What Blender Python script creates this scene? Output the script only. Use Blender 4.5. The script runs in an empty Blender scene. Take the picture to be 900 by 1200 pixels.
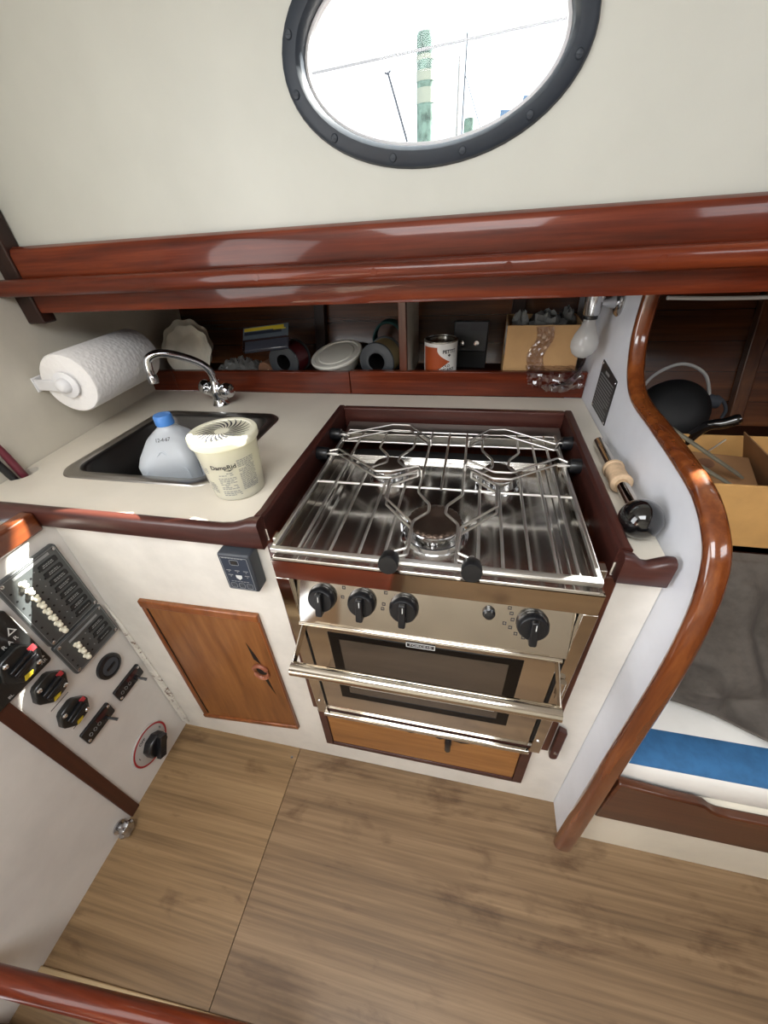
import bpy, bmesh, math, random
from mathutils import Vector, Matrix
random.seed(7)
PI = math.pi
C = bpy.context.scene.collection
scene = bpy.context.scene

# ------------------------------------------------------------------ colours and materials
def lin(c):
    def f(v):
        v /= 255.0
        return v / 12.92 if v <= 0.04045 else ((v + 0.055) / 1.055) ** 2.4
    return (f(c[0]), f(c[1]), f(c[2]), 1.0)

def base_mat(name, rgb, rough=0.5, metal=0.0, coat=0.0, spec=0.5, trans=0.0, ior=1.45, coat_rough=0.05):
    m = bpy.data.materials.new(name)
    m.use_nodes = True
    b = m.node_tree.nodes['Principled BSDF']
    b.inputs['Base Color'].default_value = lin(rgb)
    b.inputs['Roughness'].default_value = rough
    b.inputs['Metallic'].default_value = metal
    b.inputs['Coat Weight'].default_value = coat
    b.inputs['Coat Roughness'].default_value = coat_rough
    b.inputs['Specular IOR Level'].default_value = spec
    b.inputs['Transmission Weight'].default_value = trans
    b.inputs['IOR'].default_value = ior
    return m

def nodes(m):
    t = m.node_tree
    return t, t.nodes, t.links, t.nodes['Principled BSDF']

def coords(m, scale=(1, 1, 1), rot=(0, 0, 0)):
    t, n, l, b = nodes(m)
    tc = n.new('ShaderNodeTexCoord')
    mp = n.new('ShaderNodeMapping')
    mp.inputs['Scale'].default_value = scale
    mp.inputs['Rotation'].default_value = rot
    l.new(tc.outputs['Object'], mp.inputs['Vector'])
    return mp

def ramp(m, fac, stops):
    t, n, l, b = nodes(m)
    r = n.new('ShaderNodeValToRGB')
    while len(r.color_ramp.elements) < len(stops):
        r.color_ramp.elements.new(0.5)
    for e, (p, c) in zip(r.color_ramp.elements, stops):
        e.position = p
        e.color = lin(c) if len(c) == 3 else c
    l.new(fac, r.inputs['Fac'])
    return r

def noise(m, vec, scale=5, detail=4, rough=0.5, dist=0.0):
    t, n, l, b = nodes(m)
    k = n.new('ShaderNodeTexNoise')
    k.inputs['Scale'].default_value = scale
    k.inputs['Detail'].default_value = detail
    k.inputs['Roughness'].default_value = rough
    k.inputs['Distortion'].default_value = dist
    l.new(vec, k.inputs['Vector'])
    return k

def bump(m, height, strength=0.2, dist=0.002):
    t, n, l, b = nodes(m)
    k = n.new('ShaderNodeBump')
    k.inputs['Strength'].default_value = strength
    k.inputs['Distance'].default_value = dist
    l.new(height, k.inputs['Height'])
    l.new(k.outputs['Normal'], b.inputs['Normal'])
    return k

def wood(name, dark, mid, light, axis='x', rough=0.35, coat=0.0, grain=60, stretch=0.05, bump_s=0.1, coat_rough=0.06, blotch=0.0):
    m = base_mat(name, mid, rough, coat=coat, coat_rough=coat_rough)
    t, n, l, b = nodes(m)
    s = [1, 1, 1]
    s['xyz'.index(axis)] = stretch
    mp = coords(m, s)
    k1 = noise(m, mp.outputs['Vector'], grain, 6, 0.6, 0.3)
    k2 = noise(m, mp.outputs['Vector'], grain * 0.18, 3, 0.5, 0.8)
    mix = n.new('ShaderNodeMath'); mix.operation = 'MULTIPLY_ADD'
    l.new(k1.outputs['Fac'], mix.inputs[0]); mix.inputs[1].default_value = 0.55
    m2 = n.new('ShaderNodeMath'); m2.operation = 'MULTIPLY'
    l.new(k2.outputs['Fac'], m2.inputs[0]); m2.inputs[1].default_value = 0.45
    l.new(m2.outputs[0], mix.inputs[2])
    r = ramp(m, mix.outputs[0], [(0.32, dark), (0.5, mid), (0.68, light)])
    l.new(r.outputs['Color'], b.inputs['Base Color'])
    if bump_s:
        bump(m, k1.outputs['Fac'], bump_s, 0.0006)
    return m

def painted(name, rgb, rough=0.4, var=0.05, scale=6, bump_s=0.05, stain=None, coat=0.0, thr=0.70):
    m = base_mat(name, rgb, rough, coat=coat)
    t, n, l, b = nodes(m)
    mp = coords(m)
    k = noise(m, mp.outputs['Vector'], scale, 5, 0.6)
    lo = tuple(max(0, v * (1 - var)) for v in rgb)
    hi = tuple(min(255, v * (1 + var * 0.5)) for v in rgb)
    r = ramp(m, k.outputs['Fac'], [(0.3, lo), (0.6, hi)])
    col = r.outputs['Color']
    if stain:
        k3 = noise(m, mp.outputs['Vector'], 38, 6, 0.75, 0.6)
        r3 = ramp(m, k3.outputs['Fac'], [(thr, (0, 0, 0)), (thr + 0.06, (255, 255, 255))])
        mx = n.new('ShaderNodeMixRGB')
        l.new(r3.outputs['Color'], mx.inputs['Fac'])
        l.new(col, mx.inputs['Color1'])
        mx.inputs['Color2'].default_value = lin(stain)
        col = mx.outputs['Color']
    l.new(col, b.inputs['Base Color'])
    if bump_s:
        k2 = noise(m, mp.outputs['Vector'], 220, 3, 0.6)
        bump(m, k2.outputs['Fac'], bump_s, 0.0008)
    return m

M = {}
M['wall'] = painted('cream_wall_paint', (197, 198, 189), 0.4, 0.035, 2.0, 0.12)
M['side_wall'] = painted('cream_side_wall_paint', (214, 208, 194), 0.4, 0.05, 3, 0.10)
M['panel_white'] = painted('white_laminate', (214, 210, 204), 0.4, 0.04, 5, 0.05)
M['bulkhead'] = painted('white_bulkhead_paint', (222, 225, 232), 0.38, 0.04, 4, 0.15, (196, 196, 196))
M['counter'] = painted('cream_laminate_worktop', (226, 218, 203), 0.33, 0.03, 4, 0.04)
M['dirty_white'] = painted('worn_white_paint', (224, 220, 212), 0.5, 0.05, 7, 0.08, (176, 156, 128))
M['chipped'] = painted('chipped_white_paint', (222, 218, 208), 0.5, 0.08, 12, 0.15, (96, 62, 38), thr=0.56)
M['mahog'] = wood('varnished_mahogany', (58, 22, 12), (96, 38, 19), (128, 58, 29), 'x', 0.34, 0.4, 80, 0.05, 0.05, 0.07)
M['mahog'].node_tree.nodes['Principled BSDF'].inputs['Specular IOR Level'].default_value = 0.2
M['mahog_y'] = wood('varnished_mahogany_lengthwise', (66, 28, 13), (104, 50, 22), (132, 72, 34), 'y', 0.3, 0.5, 80, 0.05, 0.05)
M['mahog_z'] = wood('varnished_mahogany_upright', (50, 22, 14), (80, 38, 24), (104, 54, 34), 'z', 0.3, 0.5, 80, 0.05, 0.05)
M['mahog_dull'] = wood('dull_mahogany', (44, 20, 16), (66, 32, 26), (84, 44, 35), 'x', 0.42, 0.3, 70, 0.05, 0.1, 0.2)
M['mahog_dull_y'] = wood('dull_mahogany_lengthwise', (42, 20, 16), (62, 31, 26), (80, 42, 34), 'y', 0.42, 0.3, 70, 0.05, 0.1, 0.2)
M['mahog_dark'] = wood('dark_brown_timber', (26, 12, 9), (42, 20, 14), (56, 28, 19), 'z', 0.4, 0.2, 60, 0.06, 0.1, 0.2)
M['trim_edge'] = wood('glossy_bulkhead_mahogany', (76, 34, 17), (104, 53, 24), (138, 78, 37), 'z', 0.18, 0.9, 60, 0.06, 0.03, 0.03)
M['honey'] = wood('honey_teak', (98, 58, 28), (132, 82, 42), (156, 104, 58), 'z', 0.38, 0.3, 45, 0.12, 0.05, 0.15)
M['honey_x'] = wood('honey_teak_crosswise', (122, 78, 36), (154, 104, 54), (178, 128, 74), 'x', 0.4, 0.25, 45, 0.1, 0.05, 0.15)
M['honey_frame'] = wood('orange_teak_moulding', (100, 54, 26), (132, 74, 36), (154, 92, 48), 'z', 0.3, 0.5, 60, 0.06, 0.05)
M['berth_mahog'] = wood('brown_berth_mahogany', (48, 24, 14), (78, 42, 24), (102, 60, 36), 'x', 0.3, 0.4, 70, 0.05, 0.05)
M['strip_mahog'] = wood('reddish_brown_strip', (44, 20, 13), (68, 32, 21), (88, 44, 28), 'z', 0.38, 0.25, 60, 0.06, 0.08, 0.2)
M['hull'] = wood('varnished_hull_planking', (46, 24, 12), (84, 46, 22), (118, 70, 36), 'x', 0.24, 0.8, 40, 0.05, 0.35, 0.12)
M['rib'] = wood('varnished_hull_frame', (46, 24, 12), (86, 50, 26), (116, 72, 40), 'z', 0.3, 0.6, 50, 0.06, 0.1)
M['floor_l'] = wood('tan_floor_board', (98, 77, 52), (134, 107, 74), (156, 128, 92), 'x', 0.45, 0.08, 130, 0.022, 0.05, 0.25)
M['floor_r'] = wood('greyish_tan_floor_board', (90, 71, 50), (125, 100, 72), (148, 122, 91), 'x', 0.45, 0.08, 120, 0.024, 0.05, 0.25)
M['floor_strip'] = wood('pale_floor_strip', (160, 136, 100), (182, 158, 120), (196, 174, 138), 'x', 0.5, 0.0, 40, 0.05, 0.05)
M['seam'] = base_mat('dark_seam', (50, 36, 24), 0.9)
M['steel'] = base_mat('mirror_stainless', (214, 208, 198), 0.075, 1.0)
M['steel_brushed'] = base_mat('brushed_stainless', (190, 186, 178), 0.28, 1.0)
M['wire'] = base_mat('stainless_wire', (232, 230, 226), 0.32, 1.0)
M['pan_steel'] = base_mat('scuffed_pan_stainless', (224, 222, 218), 0.19, 1.0)
M['chrome'] = base_mat('chrome', (220, 222, 226), 0.08, 1.0)
M['old_chrome'] = base_mat('aged_chrome', (190, 190, 192), 0.2, 1.0)
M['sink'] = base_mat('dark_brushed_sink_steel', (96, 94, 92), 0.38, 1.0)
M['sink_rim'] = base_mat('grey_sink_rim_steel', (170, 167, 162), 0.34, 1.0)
M['burner_cap'] = base_mat('heat_tinted_burner_steel', (112, 96, 86), 0.3, 0.9)
M['black'] = base_mat('black_plastic', (22, 23, 26), 0.32, coat=0.3)
M['black_matte'] = base_mat('matte_black', (14, 14, 15), 0.6)
M['black_gloss'] = base_mat('glossy_black_ball', (14, 14, 15), 0.1, coat=1.0)
M['knob'] = base_mat('black_satin_knob', (18, 19, 22), 0.36, coat=0.15)
M['panel_black'] = base_mat('charcoal_switch_panel', (62, 66, 67), 0.42, coat=0.5, coat_rough=0.35, spec=0.7)
M['tag_black'] = base_mat('black_tag', (30, 31, 32), 0.4)
M['print'] = base_mat('white_print', (205, 206, 204), 0.5)
M['print_dim'] = base_mat('grey_print', (140, 142, 142), 0.5)
M['print_dark'] = base_mat('dark_print', (50, 50, 56), 0.6)
M['toggle'] = base_mat('ivory_toggle', (226, 220, 198), 0.35, coat=0.3)
M['hexblack'] = base_mat('black_float_switch_plate', (26, 27, 27), 0.35, coat=0.3)
M['red'] = base_mat('red_plastic', (176, 56, 62), 0.4)
M['yellow'] = base_mat('yellow_sticker', (202, 178, 50), 0.5)
M['red_print'] = base_mat('red_ring_print', (168, 34, 42), 0.45)
M['grey_plate'] = base_mat('grey_plate', (176, 172, 168), 0.45)
M['slate'] = painted('dark_slate_frame', (40, 47, 56), 0.45, 0.1, 8, 0.1)
M['slate_plastic'] = base_mat('slate_plastic_box', (62, 66, 72), 0.45)
M['navy_face'] = base_mat('navy_label_face', (40, 48, 62), 0.4)
M['oven_black'] = base_mat('black_oven_glass_border', (9, 9, 9), 0.15, spec=0.25)
M['oven_glass'] = base_mat('smoked_oven_glass', (66, 58, 50), 0.06, coat=1.0)
M['paper'] = base_mat('white_paper_towel', (244, 242, 240), 0.9)
M['white_plastic'] = base_mat('white_plastic', (236, 236, 238), 0.35, coat=0.2)
M['cardboard'] = painted('cardboard', (196, 156, 108), 0.8, 0.05, 8, 0.1)
M['cardboard2'] = painted('tan_carton_board', (206, 160, 98), 0.7, 0.06, 8, 0.1)
M['cardboard_in'] = painted('carton_inside', (150, 112, 76), 0.85, 0.06, 8, 0.1)
M['grey_rag'] = painted('grey_paper_wadding', (132, 134, 132), 0.9, 0.15, 14, 0.3)
M['can_white'] = base_mat('white_can_label', (232, 230, 226), 0.4)
M['can_orange'] = base_mat('burnt_orange_can_label', (168, 76, 36), 0.4)
M['tin'] = base_mat('tin_metal', (180, 178, 172), 0.25, 1.0)
M['dish'] = painted('off_white_paper_dish', (240, 234, 220), 0.6, 0.06, 10, 0.1)
M['lid'] = base_mat('white_food_tub', (226, 224, 214), 0.35, coat=0.4)
M['wire_red'] = base_mat('dark_red_cable', (84, 22, 28), 0.35, coat=0.3)
M['wire_gold'] = base_mat('brass_coloured_cable', (134, 118, 84), 0.35, coat=0.3)
M['wire_teal'] = base_mat('dark_green_cable', (26, 62, 60), 0.35, coat=0.3)
M['spool'] = base_mat('dark_grey_spool_plastic', (58, 62, 66), 0.35, coat=0.3)
M['cork'] = painted('brown_cork', (120, 84, 62), 0.8, 0.12, 40, 0.3)
M['blue_cap'] = base_mat('blue_plastic_cap', (78, 138, 214), 0.4, coat=0.2)
M['leather'] = painted('tan_cord_wrap', (200, 172, 140), 0.7, 0.1, 60, 0.3)
M['blue_cloth'] = painted('blue_canvas', (52, 102, 148), 0.85, 0.08, 40, 0.25)
M['white_cloth'] = painted('white_vinyl_cushion', (232, 230, 224), 0.5, 0.03, 5, 0.05)
M['grey_cloth'] = painted('charcoal_brown_cloth', (92, 86, 80), 0.95, 0.08, 60, 0.3)
M['berth_paint'] = painted('pale_cream_paint', (226, 220, 204), 0.4, 0.05, 4, 0.06)
M['board'] = painted('grey_green_board', (128, 124, 108), 0.5, 0.08, 12, 0.1)
M['blister'] = base_mat('blue_grey_card', (92, 104, 116), 0.35, coat=0.5)
M['yellow_card'] = base_mat('yellow_card', (206, 186, 56), 0.4)
M['grey_wire'] = base_mat('grey_cable', (170, 168, 164), 0.5)
M['copper_wood'] = wood('reddish_wood_ring', (110, 58, 40), (150, 90, 66), (176, 116, 90), 'x', 0.35, 0.4, 60, 0.2, 0.05)
M['plum'] = base_mat('plum_handle', (110, 44, 56), 0.35, coat=0.3)
M['ceil'] = painted('white_deckhead', (226, 222, 214), 0.45, 0.04, 3, 0.05)
M['radio'] = base_mat('charcoal_device', (52, 54, 58), 0.5)
M['wash'] = base_mat('pale_dock_roof', (84, 108, 136), 0.7)
M['mast'] = base_mat('grey_spar', (62, 66, 76), 0.5)
M['pale_wire'] = base_mat('pale_rigging', (138, 136, 138), 0.6)

# piling: weathered green timber with two pale bands
def pile_mat():
    m = painted('weathered_green_piling', (92, 112, 104), 0.9, 0.35, 14, 0.2)
    return m
M['pile'] = pile_mat()
M['pile_band'] = base_mat('pale_piling_band', (136, 142, 130), 0.7)

def clear_mat(name, tint, opacity, rough=0.05):
    m = bpy.data.materials.new(name)
    m.use_nodes = True
    t = m.node_tree; n = t.nodes; l = t.links
    for k in list(n):
        if k.type == 'BSDF_PRINCIPLED': n.remove(k)
    out = [k for k in n if k.type == 'OUTPUT_MATERIAL'][0]
    tr = n.new('ShaderNodeBsdfTransparent'); tr.inputs['Color'].default_value = lin(tint)
    gl = n.new('ShaderNodeBsdfGlossy'); gl.inputs['Roughness'].default_value = rough
    lw = n.new('ShaderNodeLayerWeight'); lw.inputs['Blend'].default_value = 0.5
    pw = n.new('ShaderNodeMath'); pw.operation = 'POWER'; pw.inputs[1].default_value = 4.0
    l.new(lw.outputs['Facing'], pw.inputs[0])
    mth = n.new('ShaderNodeMath'); mth.operation = 'MULTIPLY_ADD'
    l.new(pw.outputs[0], mth.inputs[0]); mth.inputs[1].default_value = 0.5 if opacity else 0.25; mth.inputs[2].default_value = 0.008 + opacity
    mx = n.new('ShaderNodeMixShader')
    l.new(mth.outputs[0], mx.inputs['Fac'])
    l.new(tr.outputs[0], mx.inputs[1]); l.new(gl.outputs[0], mx.inputs[2])
    l.new(mx.outputs[0], out.inputs['Surface'])
    return m
M['pane'] = clear_mat('clear_port_glass', (250, 252, 252), 0.0, 0.0)
M['film'] = clear_mat('clear_plastic_film', (225, 218, 222), 0.10, 0.15)
M['bulb_glass'] = None

def milky(name, rgb, trans_amt=0.35, rough=0.35, clear=0.25):
    """translucent plastic: diffuse + translucent + some plain see-through"""
    m = bpy.data.materials.new(name)
    m.use_nodes = True
    t = m.node_tree; n = t.nodes; l = t.links
    for k in list(n):
        if k.type == 'BSDF_PRINCIPLED': n.remove(k)
    out = [k for k in n if k.type == 'OUTPUT_MATERIAL'][0]
    d = n.new('ShaderNodeBsdfDiffuse'); d.inputs['Color'].default_value = lin(rgb)
    tl = n.new('ShaderNodeBsdfTranslucent'); tl.inputs['Color'].default_value = lin(rgb)
    tp = n.new('ShaderNodeBsdfTransparent')
    g = n.new('ShaderNodeBsdfGlossy'); g.inputs['Roughness'].default_value = rough
    a = n.new('ShaderNodeMixShader'); a.inputs['Fac'].default_value = trans_amt
    l.new(d.outputs[0], a.inputs[1]); l.new(tl.outputs[0], a.inputs[2])
    b = n.new('ShaderNodeMixShader'); b.inputs['Fac'].default_value = clear
    l.new(a.outputs[0], b.inputs[1]); l.new(tp.outputs[0], b.inputs[2])
    c = n.new('ShaderNodeMixShader')
    lw = n.new('ShaderNodeLayerWeight'); lw.inputs['Blend'].default_value = 0.5
    pw = n.new('ShaderNodeMath'); pw.operation = 'POWER'; pw.inputs[1].default_value = 4.0
    l.new(lw.outputs['Facing'], pw.inputs[0])
    ad = n.new('ShaderNodeMath'); ad.operation = 'MULTIPLY_ADD'; ad.inputs[1].default_value = 0.45; ad.inputs[2].default_value = 0.04
    l.new(pw.outputs[0], ad.inputs[0])
    l.new(ad.outputs[0], c.inputs['Fac'])
    l.new(b.outputs[0], c.inputs[1]); l.new(g.outputs[0], c.inputs[2])
    l.new(c.outputs[0], out.inputs['Surface'])
    return m
M['jug'] = milky('milky_jug_plastic', (236, 242, 248), 0.35, 0.3, 0.12)
M['tub'] = milky('translucent_tub_plastic', (238, 236, 222), 0.5, 0.25, 0.2)
M['tub_lid'] = milky('cream_tub_lid', (244, 242, 226), 0.35, 0.25, 0.0)
M['bulb_glass'] = milky('frosted_bulb_glass', (232, 232, 230), 0.5, 0.12, 0.35)
M['bag'] = milky('crumpled_grey_bag', (180, 180, 176), 0.4, 0.15, 0.45)

# worn wiped edge of the worktop fiddle: pale scuffs
# paper towel quilting
def _towel():
    m = M['paper']
    mp = coords(m)
    t, n, l, b = nodes(m)
    v = n.new('ShaderNodeTexVoronoi'); v.inputs['Scale'].default_value = 95
    l.new(mp.outputs['Vector'], v.inputs['Vector'])
    bump(m, v.outputs['Distance'], 0.5, 0.003)
_towel()

# floor boards: scattered dark scuffs
def _scuffs(m, thr):
    t, n, l, b = nodes(m)
    mp = coords(m, (0.55, 1.6, 1))
    k = noise(m, mp.outputs['Vector'], 8.5, 5, 0.62, 0.4)
    r = ramp(m, k.outputs['Fac'], [(thr, (255, 255, 255)), (thr + 0.16, (186, 174, 164))])
    mx = n.new('ShaderNodeMixRGB'); mx.blend_type = 'MULTIPLY'; mx.inputs['Fac'].default_value = 1.0
    src = b.inputs['Base Color'].links[0].from_socket
    l.new(src, mx.inputs['Color1']); l.new(r.outputs['Color'], mx.inputs['Color2'])
    l.new(mx.outputs['Color'], b.inputs['Base Color'])
_scuffs(M['floor_l'], 0.6)
_scuffs(M['floor_r'], 0.545)

# hull planks: seams running fore and aft
def _seams(m, pitch):
    t, n, l, b = nodes(m)
    tc = n.new('ShaderNodeTexCoord')
    sp = n.new('ShaderNodeSeparateXYZ')
    l.new(tc.outputs['Object'], sp.inputs[0])
    q = n.new('ShaderNodeMath'); q.operation = 'DIVIDE'; q.inputs[1].default_value = pitch
    l.new(sp.outputs['Z'], q.inputs[0])
    f = n.new('ShaderNodeMath'); f.operation = 'FRACT'
    l.new(q.outputs[0], f.inputs[0])
    r = ramp(m, f.outputs[0], [(0.0, (50, 44, 40)), (0.035, (255, 255, 255))])
    mx = n.new('ShaderNodeMixRGB'); mx.blend_type = 'MULTIPLY'; mx.inputs['Fac'].default_value = 1.0
    src = b.inputs['Base Color'].links[0].from_socket
    l.new(src, mx.inputs['Color1']); l.new(r.outputs['Color'], mx.inputs['Color2'])
    l.new(mx.outputs['Color'], b.inputs['Base Color'])
_seams(M['hull'], 0.085)

# ------------------------------------------------------------------ mesh builder
def frame_for(d):
    d = Vector(d).normalized()
    a = Vector((0, 0, 1)) if abs(d.z) < 0.9 else Vector((1, 0, 0))
    u = d.cross(a).normalized()
    return u, d.cross(u).normalized()

class MB:
    def __init__(s, T=None):
        s.v = []; s.f = []; s.m = []; s.T = T
    def add(s, vs, fs, mi=0):
        o = len(s.v)
        for p in vs:
            p = Vector(p)
            s.v.append(s.T @ p if s.T else p)
        for f in fs:
            s.f.append([o + i for i in f]); s.m.append(mi)
        return s
    def hexa(s, p, mi=0):
        return s.add(p, [(0, 1, 2, 3), (7, 6, 5, 4), (0, 4, 5, 1), (1, 5, 6, 2), (2, 6, 7, 3), (3, 7, 4, 0)], mi)
    def box(s, x0, x1, y0, y1, z0, z1, mi=0):
        return s.hexa([(x0, y0, z0), (x1, y0, z0), (x1, y1, z0), (x0, y1, z0), (x0, y0, z1), (x1, y0, z1), (x1, y1, z1), (x0, y1, z1)], mi)
    def loft(s, rings, cap0=True, cap1=True, closed=True, mi=0):
        n = len(rings[0]); vs = [p for r in rings for p in r]; fs = []
        for i in range(len(rings) - 1):
            for j in range(n if closed else n - 1):
                k = (j + 1) % n
                fs.append((i * n + j, i * n + k, (i + 1) * n + k, (i + 1) * n + j))
        if cap0: fs.append(tuple(range(n))[::-1])
        if cap1: fs.append(tuple((len(rings) - 1) * n + j for j in range(n)))
        return s.add(vs, fs, mi)
    def lathe(s, prof, o=(0, 0, 0), d=(0, 0, 1), n=24, cap0=True, cap1=True, mi=0):
        o = Vector(o); dd = Vector(d).normalized(); u, w = frame_for(dd)
        rings = []
        for r, h in prof:
            r = max(r, 1e-5)
            rings.append([o + dd * h + (u * math.cos(2 * PI * j / n) + w * math.sin(2 * PI * j / n)) * r for j in range(n)])
        return s.loft(rings, cap0, cap1, True, mi)
    def cyl(s, p0, p1, r0, r1=None, n=20, mi=0):
        p0 = Vector(p0); p1 = Vector(p1)
        return s.lathe([(r0, 0), (r0 if r1 is None else r1, (p1 - p0).length)], p0, p1 - p0, n, mi=mi)
    def ball(s, o, r, n=20, sq=(1, 1, 1), mi=0):
        o = Vector(o); rings = []
        for i in range(n // 2 + 1):
            a = PI * i / (n // 2)
            rr = max(math.sin(a), 1e-4) * r; h = -math.cos(a) * r
            rings.append([o + Vector((math.cos(2 * PI * j / n) * rr * sq[0], math.sin(2 * PI * j / n) * rr * sq[1], h * sq[2])) for j in range(n)])
        return s.loft(rings, True, True, True, mi)
    def tube(s, path, r, n=8, closed=False, mi=0, caps=True):
        P = [Vector(p) for p in path]
        rr = r if isinstance(r, (list, tuple)) else [r] * len(P)
        rings = []; up = None
        m = len(P)
        for i in range(m):
            if closed: d = (P[(i + 1) % m] - P[i - 1])
            elif i == 0: d = P[1] - P[0]
            elif i == m - 1: d = P[-1] - P[-2]
            else:
                d = (P[i + 1] - P[i]).normalized() + (P[i] - P[i - 1]).normalized()
            d.normalize()
            if up is None: up, _ = frame_for(d)
            up = (up - d * up.dot(d))
            if up.length < 1e-6: up, _ = frame_for(d)
            up.normalize()
            w = d.cross(up)
            rings.append([P[i] + (up * math.cos(2 * PI * j / n) + w * math.sin(2 * PI * j / n)) * rr[i] for j in range(n)])
        if closed:
            rings.append(rings[0]); return s.loft(rings, False, False, True, mi)
        return s.loft(rings, caps, caps, True, mi)
    def prism(s, poly, fn, d0, d1, mi=0):
        n = len(poly)
        a = [fn(u, v, d0) for u, v in poly]; b = [fn(u, v, d1) for u, v in poly]
        fs = [tuple(range(n))[::-1], tuple(n + i for i in range(n))]
        fs += [(i, (i + 1) % n, n + (i + 1) % n, n + i) for i in range(n)]
        return s.add(a + b, fs, mi)
    def plate(s, outer, holes, fn, d0, d1, mi=0):
        """flat plate with holes; outer and holes are 2D loops"""
        bm = bmesh.new()
        loops = [outer] + holes
        es = []
        for lp in loops:
            vs = [bm.verts.new((p[0], p[1], 0)) for p in lp]
            es += [bm.edges.new((vs[i], vs[(i + 1) % len(vs)])) for i in range(len(vs))]
        bmesh.ops.triangle_fill(bm, use_beauty=True, use_dissolve=False, edges=es, normal=(0, 0, 1))
        bm.verts.index_update()
        V = [(v.co.x, v.co.y) for v in bm.verts]
        F = [[v.index for v in f.verts] for f in bm.faces]
        bm.free()
        n = len(V)
        s.add([fn(u, v, d1) for u, v in V], F, mi)
        s.add([fn(u, v, d0) for u, v in V], [f[::-1] for f in F], mi)
        for lp in loops:
            k = len(lp)
            vs = [fn(u, v, d0) for u, v in lp] + [fn(u, v, d1) for u, v in lp]
            s.add(vs, [(i, (i + 1) % k, k + (i + 1) % k, k + i) for i in range(k)], mi)
        return s
    def grid(s, nu, nv, fn, mi=0):
        vs = [fn(i / nu, j / nv) for i in range(nu + 1) for j in range(nv + 1)]
        fs = [(i * (nv + 1) + j, (i + 1) * (nv + 1) + j, (i + 1) * (nv + 1) + j + 1, i * (nv + 1) + j + 1) for i in range(nu) for j in range(nv)]
        return s.add(vs, fs, mi)

WL = {}
def wloc(o): return WL.get(o.name, Vector((0, 0, 0)))

def obj(name, mb, mats, parent=None, bevel=0.0, seg=2, angle=35, solid=0.0, sub=0):
    me = bpy.data.meshes.new(name)
    if parent is None:
        xs = [v.x for v in mb.v]; ys = [v.y for v in mb.v]; zs = [v.z for v in mb.v]
        L = Vector(((min(xs) + max(xs)) / 2, (min(ys) + max(ys)) / 2, min(zs)))
    else:
        L = wloc(parent)
    me.from_pydata([tuple(v - L) for v in mb.v], [], mb.f)
    ms = mats if isinstance(mats, (list, tuple)) else [mats]
    for m in ms: me.materials.append(m)
    for p, i in zip(me.polygons, mb.m): p.material_index = i
    bm = bmesh.new(); bm.from_mesh(me)
    bmesh.ops.remove_doubles(bm, verts=bm.verts, dist=1e-6)
    bmesh.ops.recalc_face_normals(bm, faces=bm.faces)
    bm.to_mesh(me); bm.free()
    for p in me.polygons: p.use_smooth = True
    me.set_sharp_from_angle(angle=math.radians(angle))
    o = bpy.data.objects.new(name, me); C.objects.link(o)
    if parent is None: o.location = L
    else: o.parent = parent
    WL[o.name] = L.copy()
    if solid:
        k = o.modifiers.new('Solidify', 'SOLIDIFY'); k.thickness = solid; k.offset = 0
    if sub:
        k = o.modifiers.new('Subdivision', 'SUBSURF'); k.levels = sub; k.render_levels = sub
    if bevel:
        k = o.modifiers.new('Bevel', 'BEVEL'); k.width = bevel; k.segments = seg
        k.limit_method = 'ANGLE'; k.angle_limit = math.radians(40)
        k.harden_normals = False
    return o

def thing(name, label, cat, loc, group=None, kind=None):
    o = bpy.data.objects.new(name, None); C.objects.link(o)
    o.empty_display_size = 0.05
    o.location = loc; WL[o.name] = Vector(loc)
    o['label'] = label; o['category'] = cat
    if group: o['group'] = group
    if kind: o['kind'] = kind
    return o

def tag(o, label, cat, group=None, kind=None):
    o['label'] = label; o['category'] = cat
    if group: o['group'] = group
    if kind: o['kind'] = kind
    return o

def struct(name, mb, mats, label=None, cat=None, **k):
    o = obj(name, mb, mats, **k)
    o['kind'] = 'structure'
    if label: o['label'] = label
    if cat: o['category'] = cat
    return o

def lettering(text, size, fn, mat, parent, depth=0.0004, name='lettering', align='CENTER', bold=0.0, sx=1.0):
    """text turned into a mesh; fn(u, v, d) maps text plane + height to the world"""
    cu = bpy.data.curves.new('t', 'FONT'); cu.body = text; cu.size = size
    cu.align_x = align; cu.align_y = 'CENTER'; cu.offset = bold; cu.resolution_u = 3
    o = bpy.data.objects.new('t', cu); C.objects.link(o)
    dg = bpy.context.evaluated_depsgraph_get(); dg.update()
    me = bpy.data.meshes.new_from_object(o.evaluated_get(dg))
    V = [(v.co.x * sx, v.co.y) for v in me.vertices]
    F = [list(p.vertices) for p in me.polygons]
    bpy.data.objects.remove(o); bpy.data.curves.remove(cu); bpy.data.meshes.remove(me)
    mb = MB(); mb.add([fn(u, v, depth) for u, v in V], F)
    return obj(name, mb, mat, parent)

def rrect(x0, x1, y0, y1, r, n=6):
    pts = []
    for cx, cy, a0 in ((x1 - r, y1 - r, 0), (x0 + r, y1 - r, 90), (x0 + r, y0 + r, 180), (x1 - r, y0 + r, 270)):
        for i in range(n + 1):
            a = math.radians(a0 + 90 * i / n)
            pts.append((cx + r * math.cos(a), cy + r * math.sin(a)))
    return pts

def smooth_path(P, n=6):
    """Catmull-Rom through points"""
    P = [Vector(p) for p in P]; out = []
    for i in range(len(P) - 1):
        a = P[max(i - 1, 0)]; b = P[i]; c = P[i + 1]; d = P[min(i + 2, len(P) - 1)]
        for k in range(n):
            t = k / n
            out.append(0.5 * ((2 * b) + (c - a) * t + (2 * a - 5 * b + 4 * c - d) * t * t + (3 * b - a - 3 * c + d) * t ** 3))
    out.append(P[-1]); return out

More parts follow.
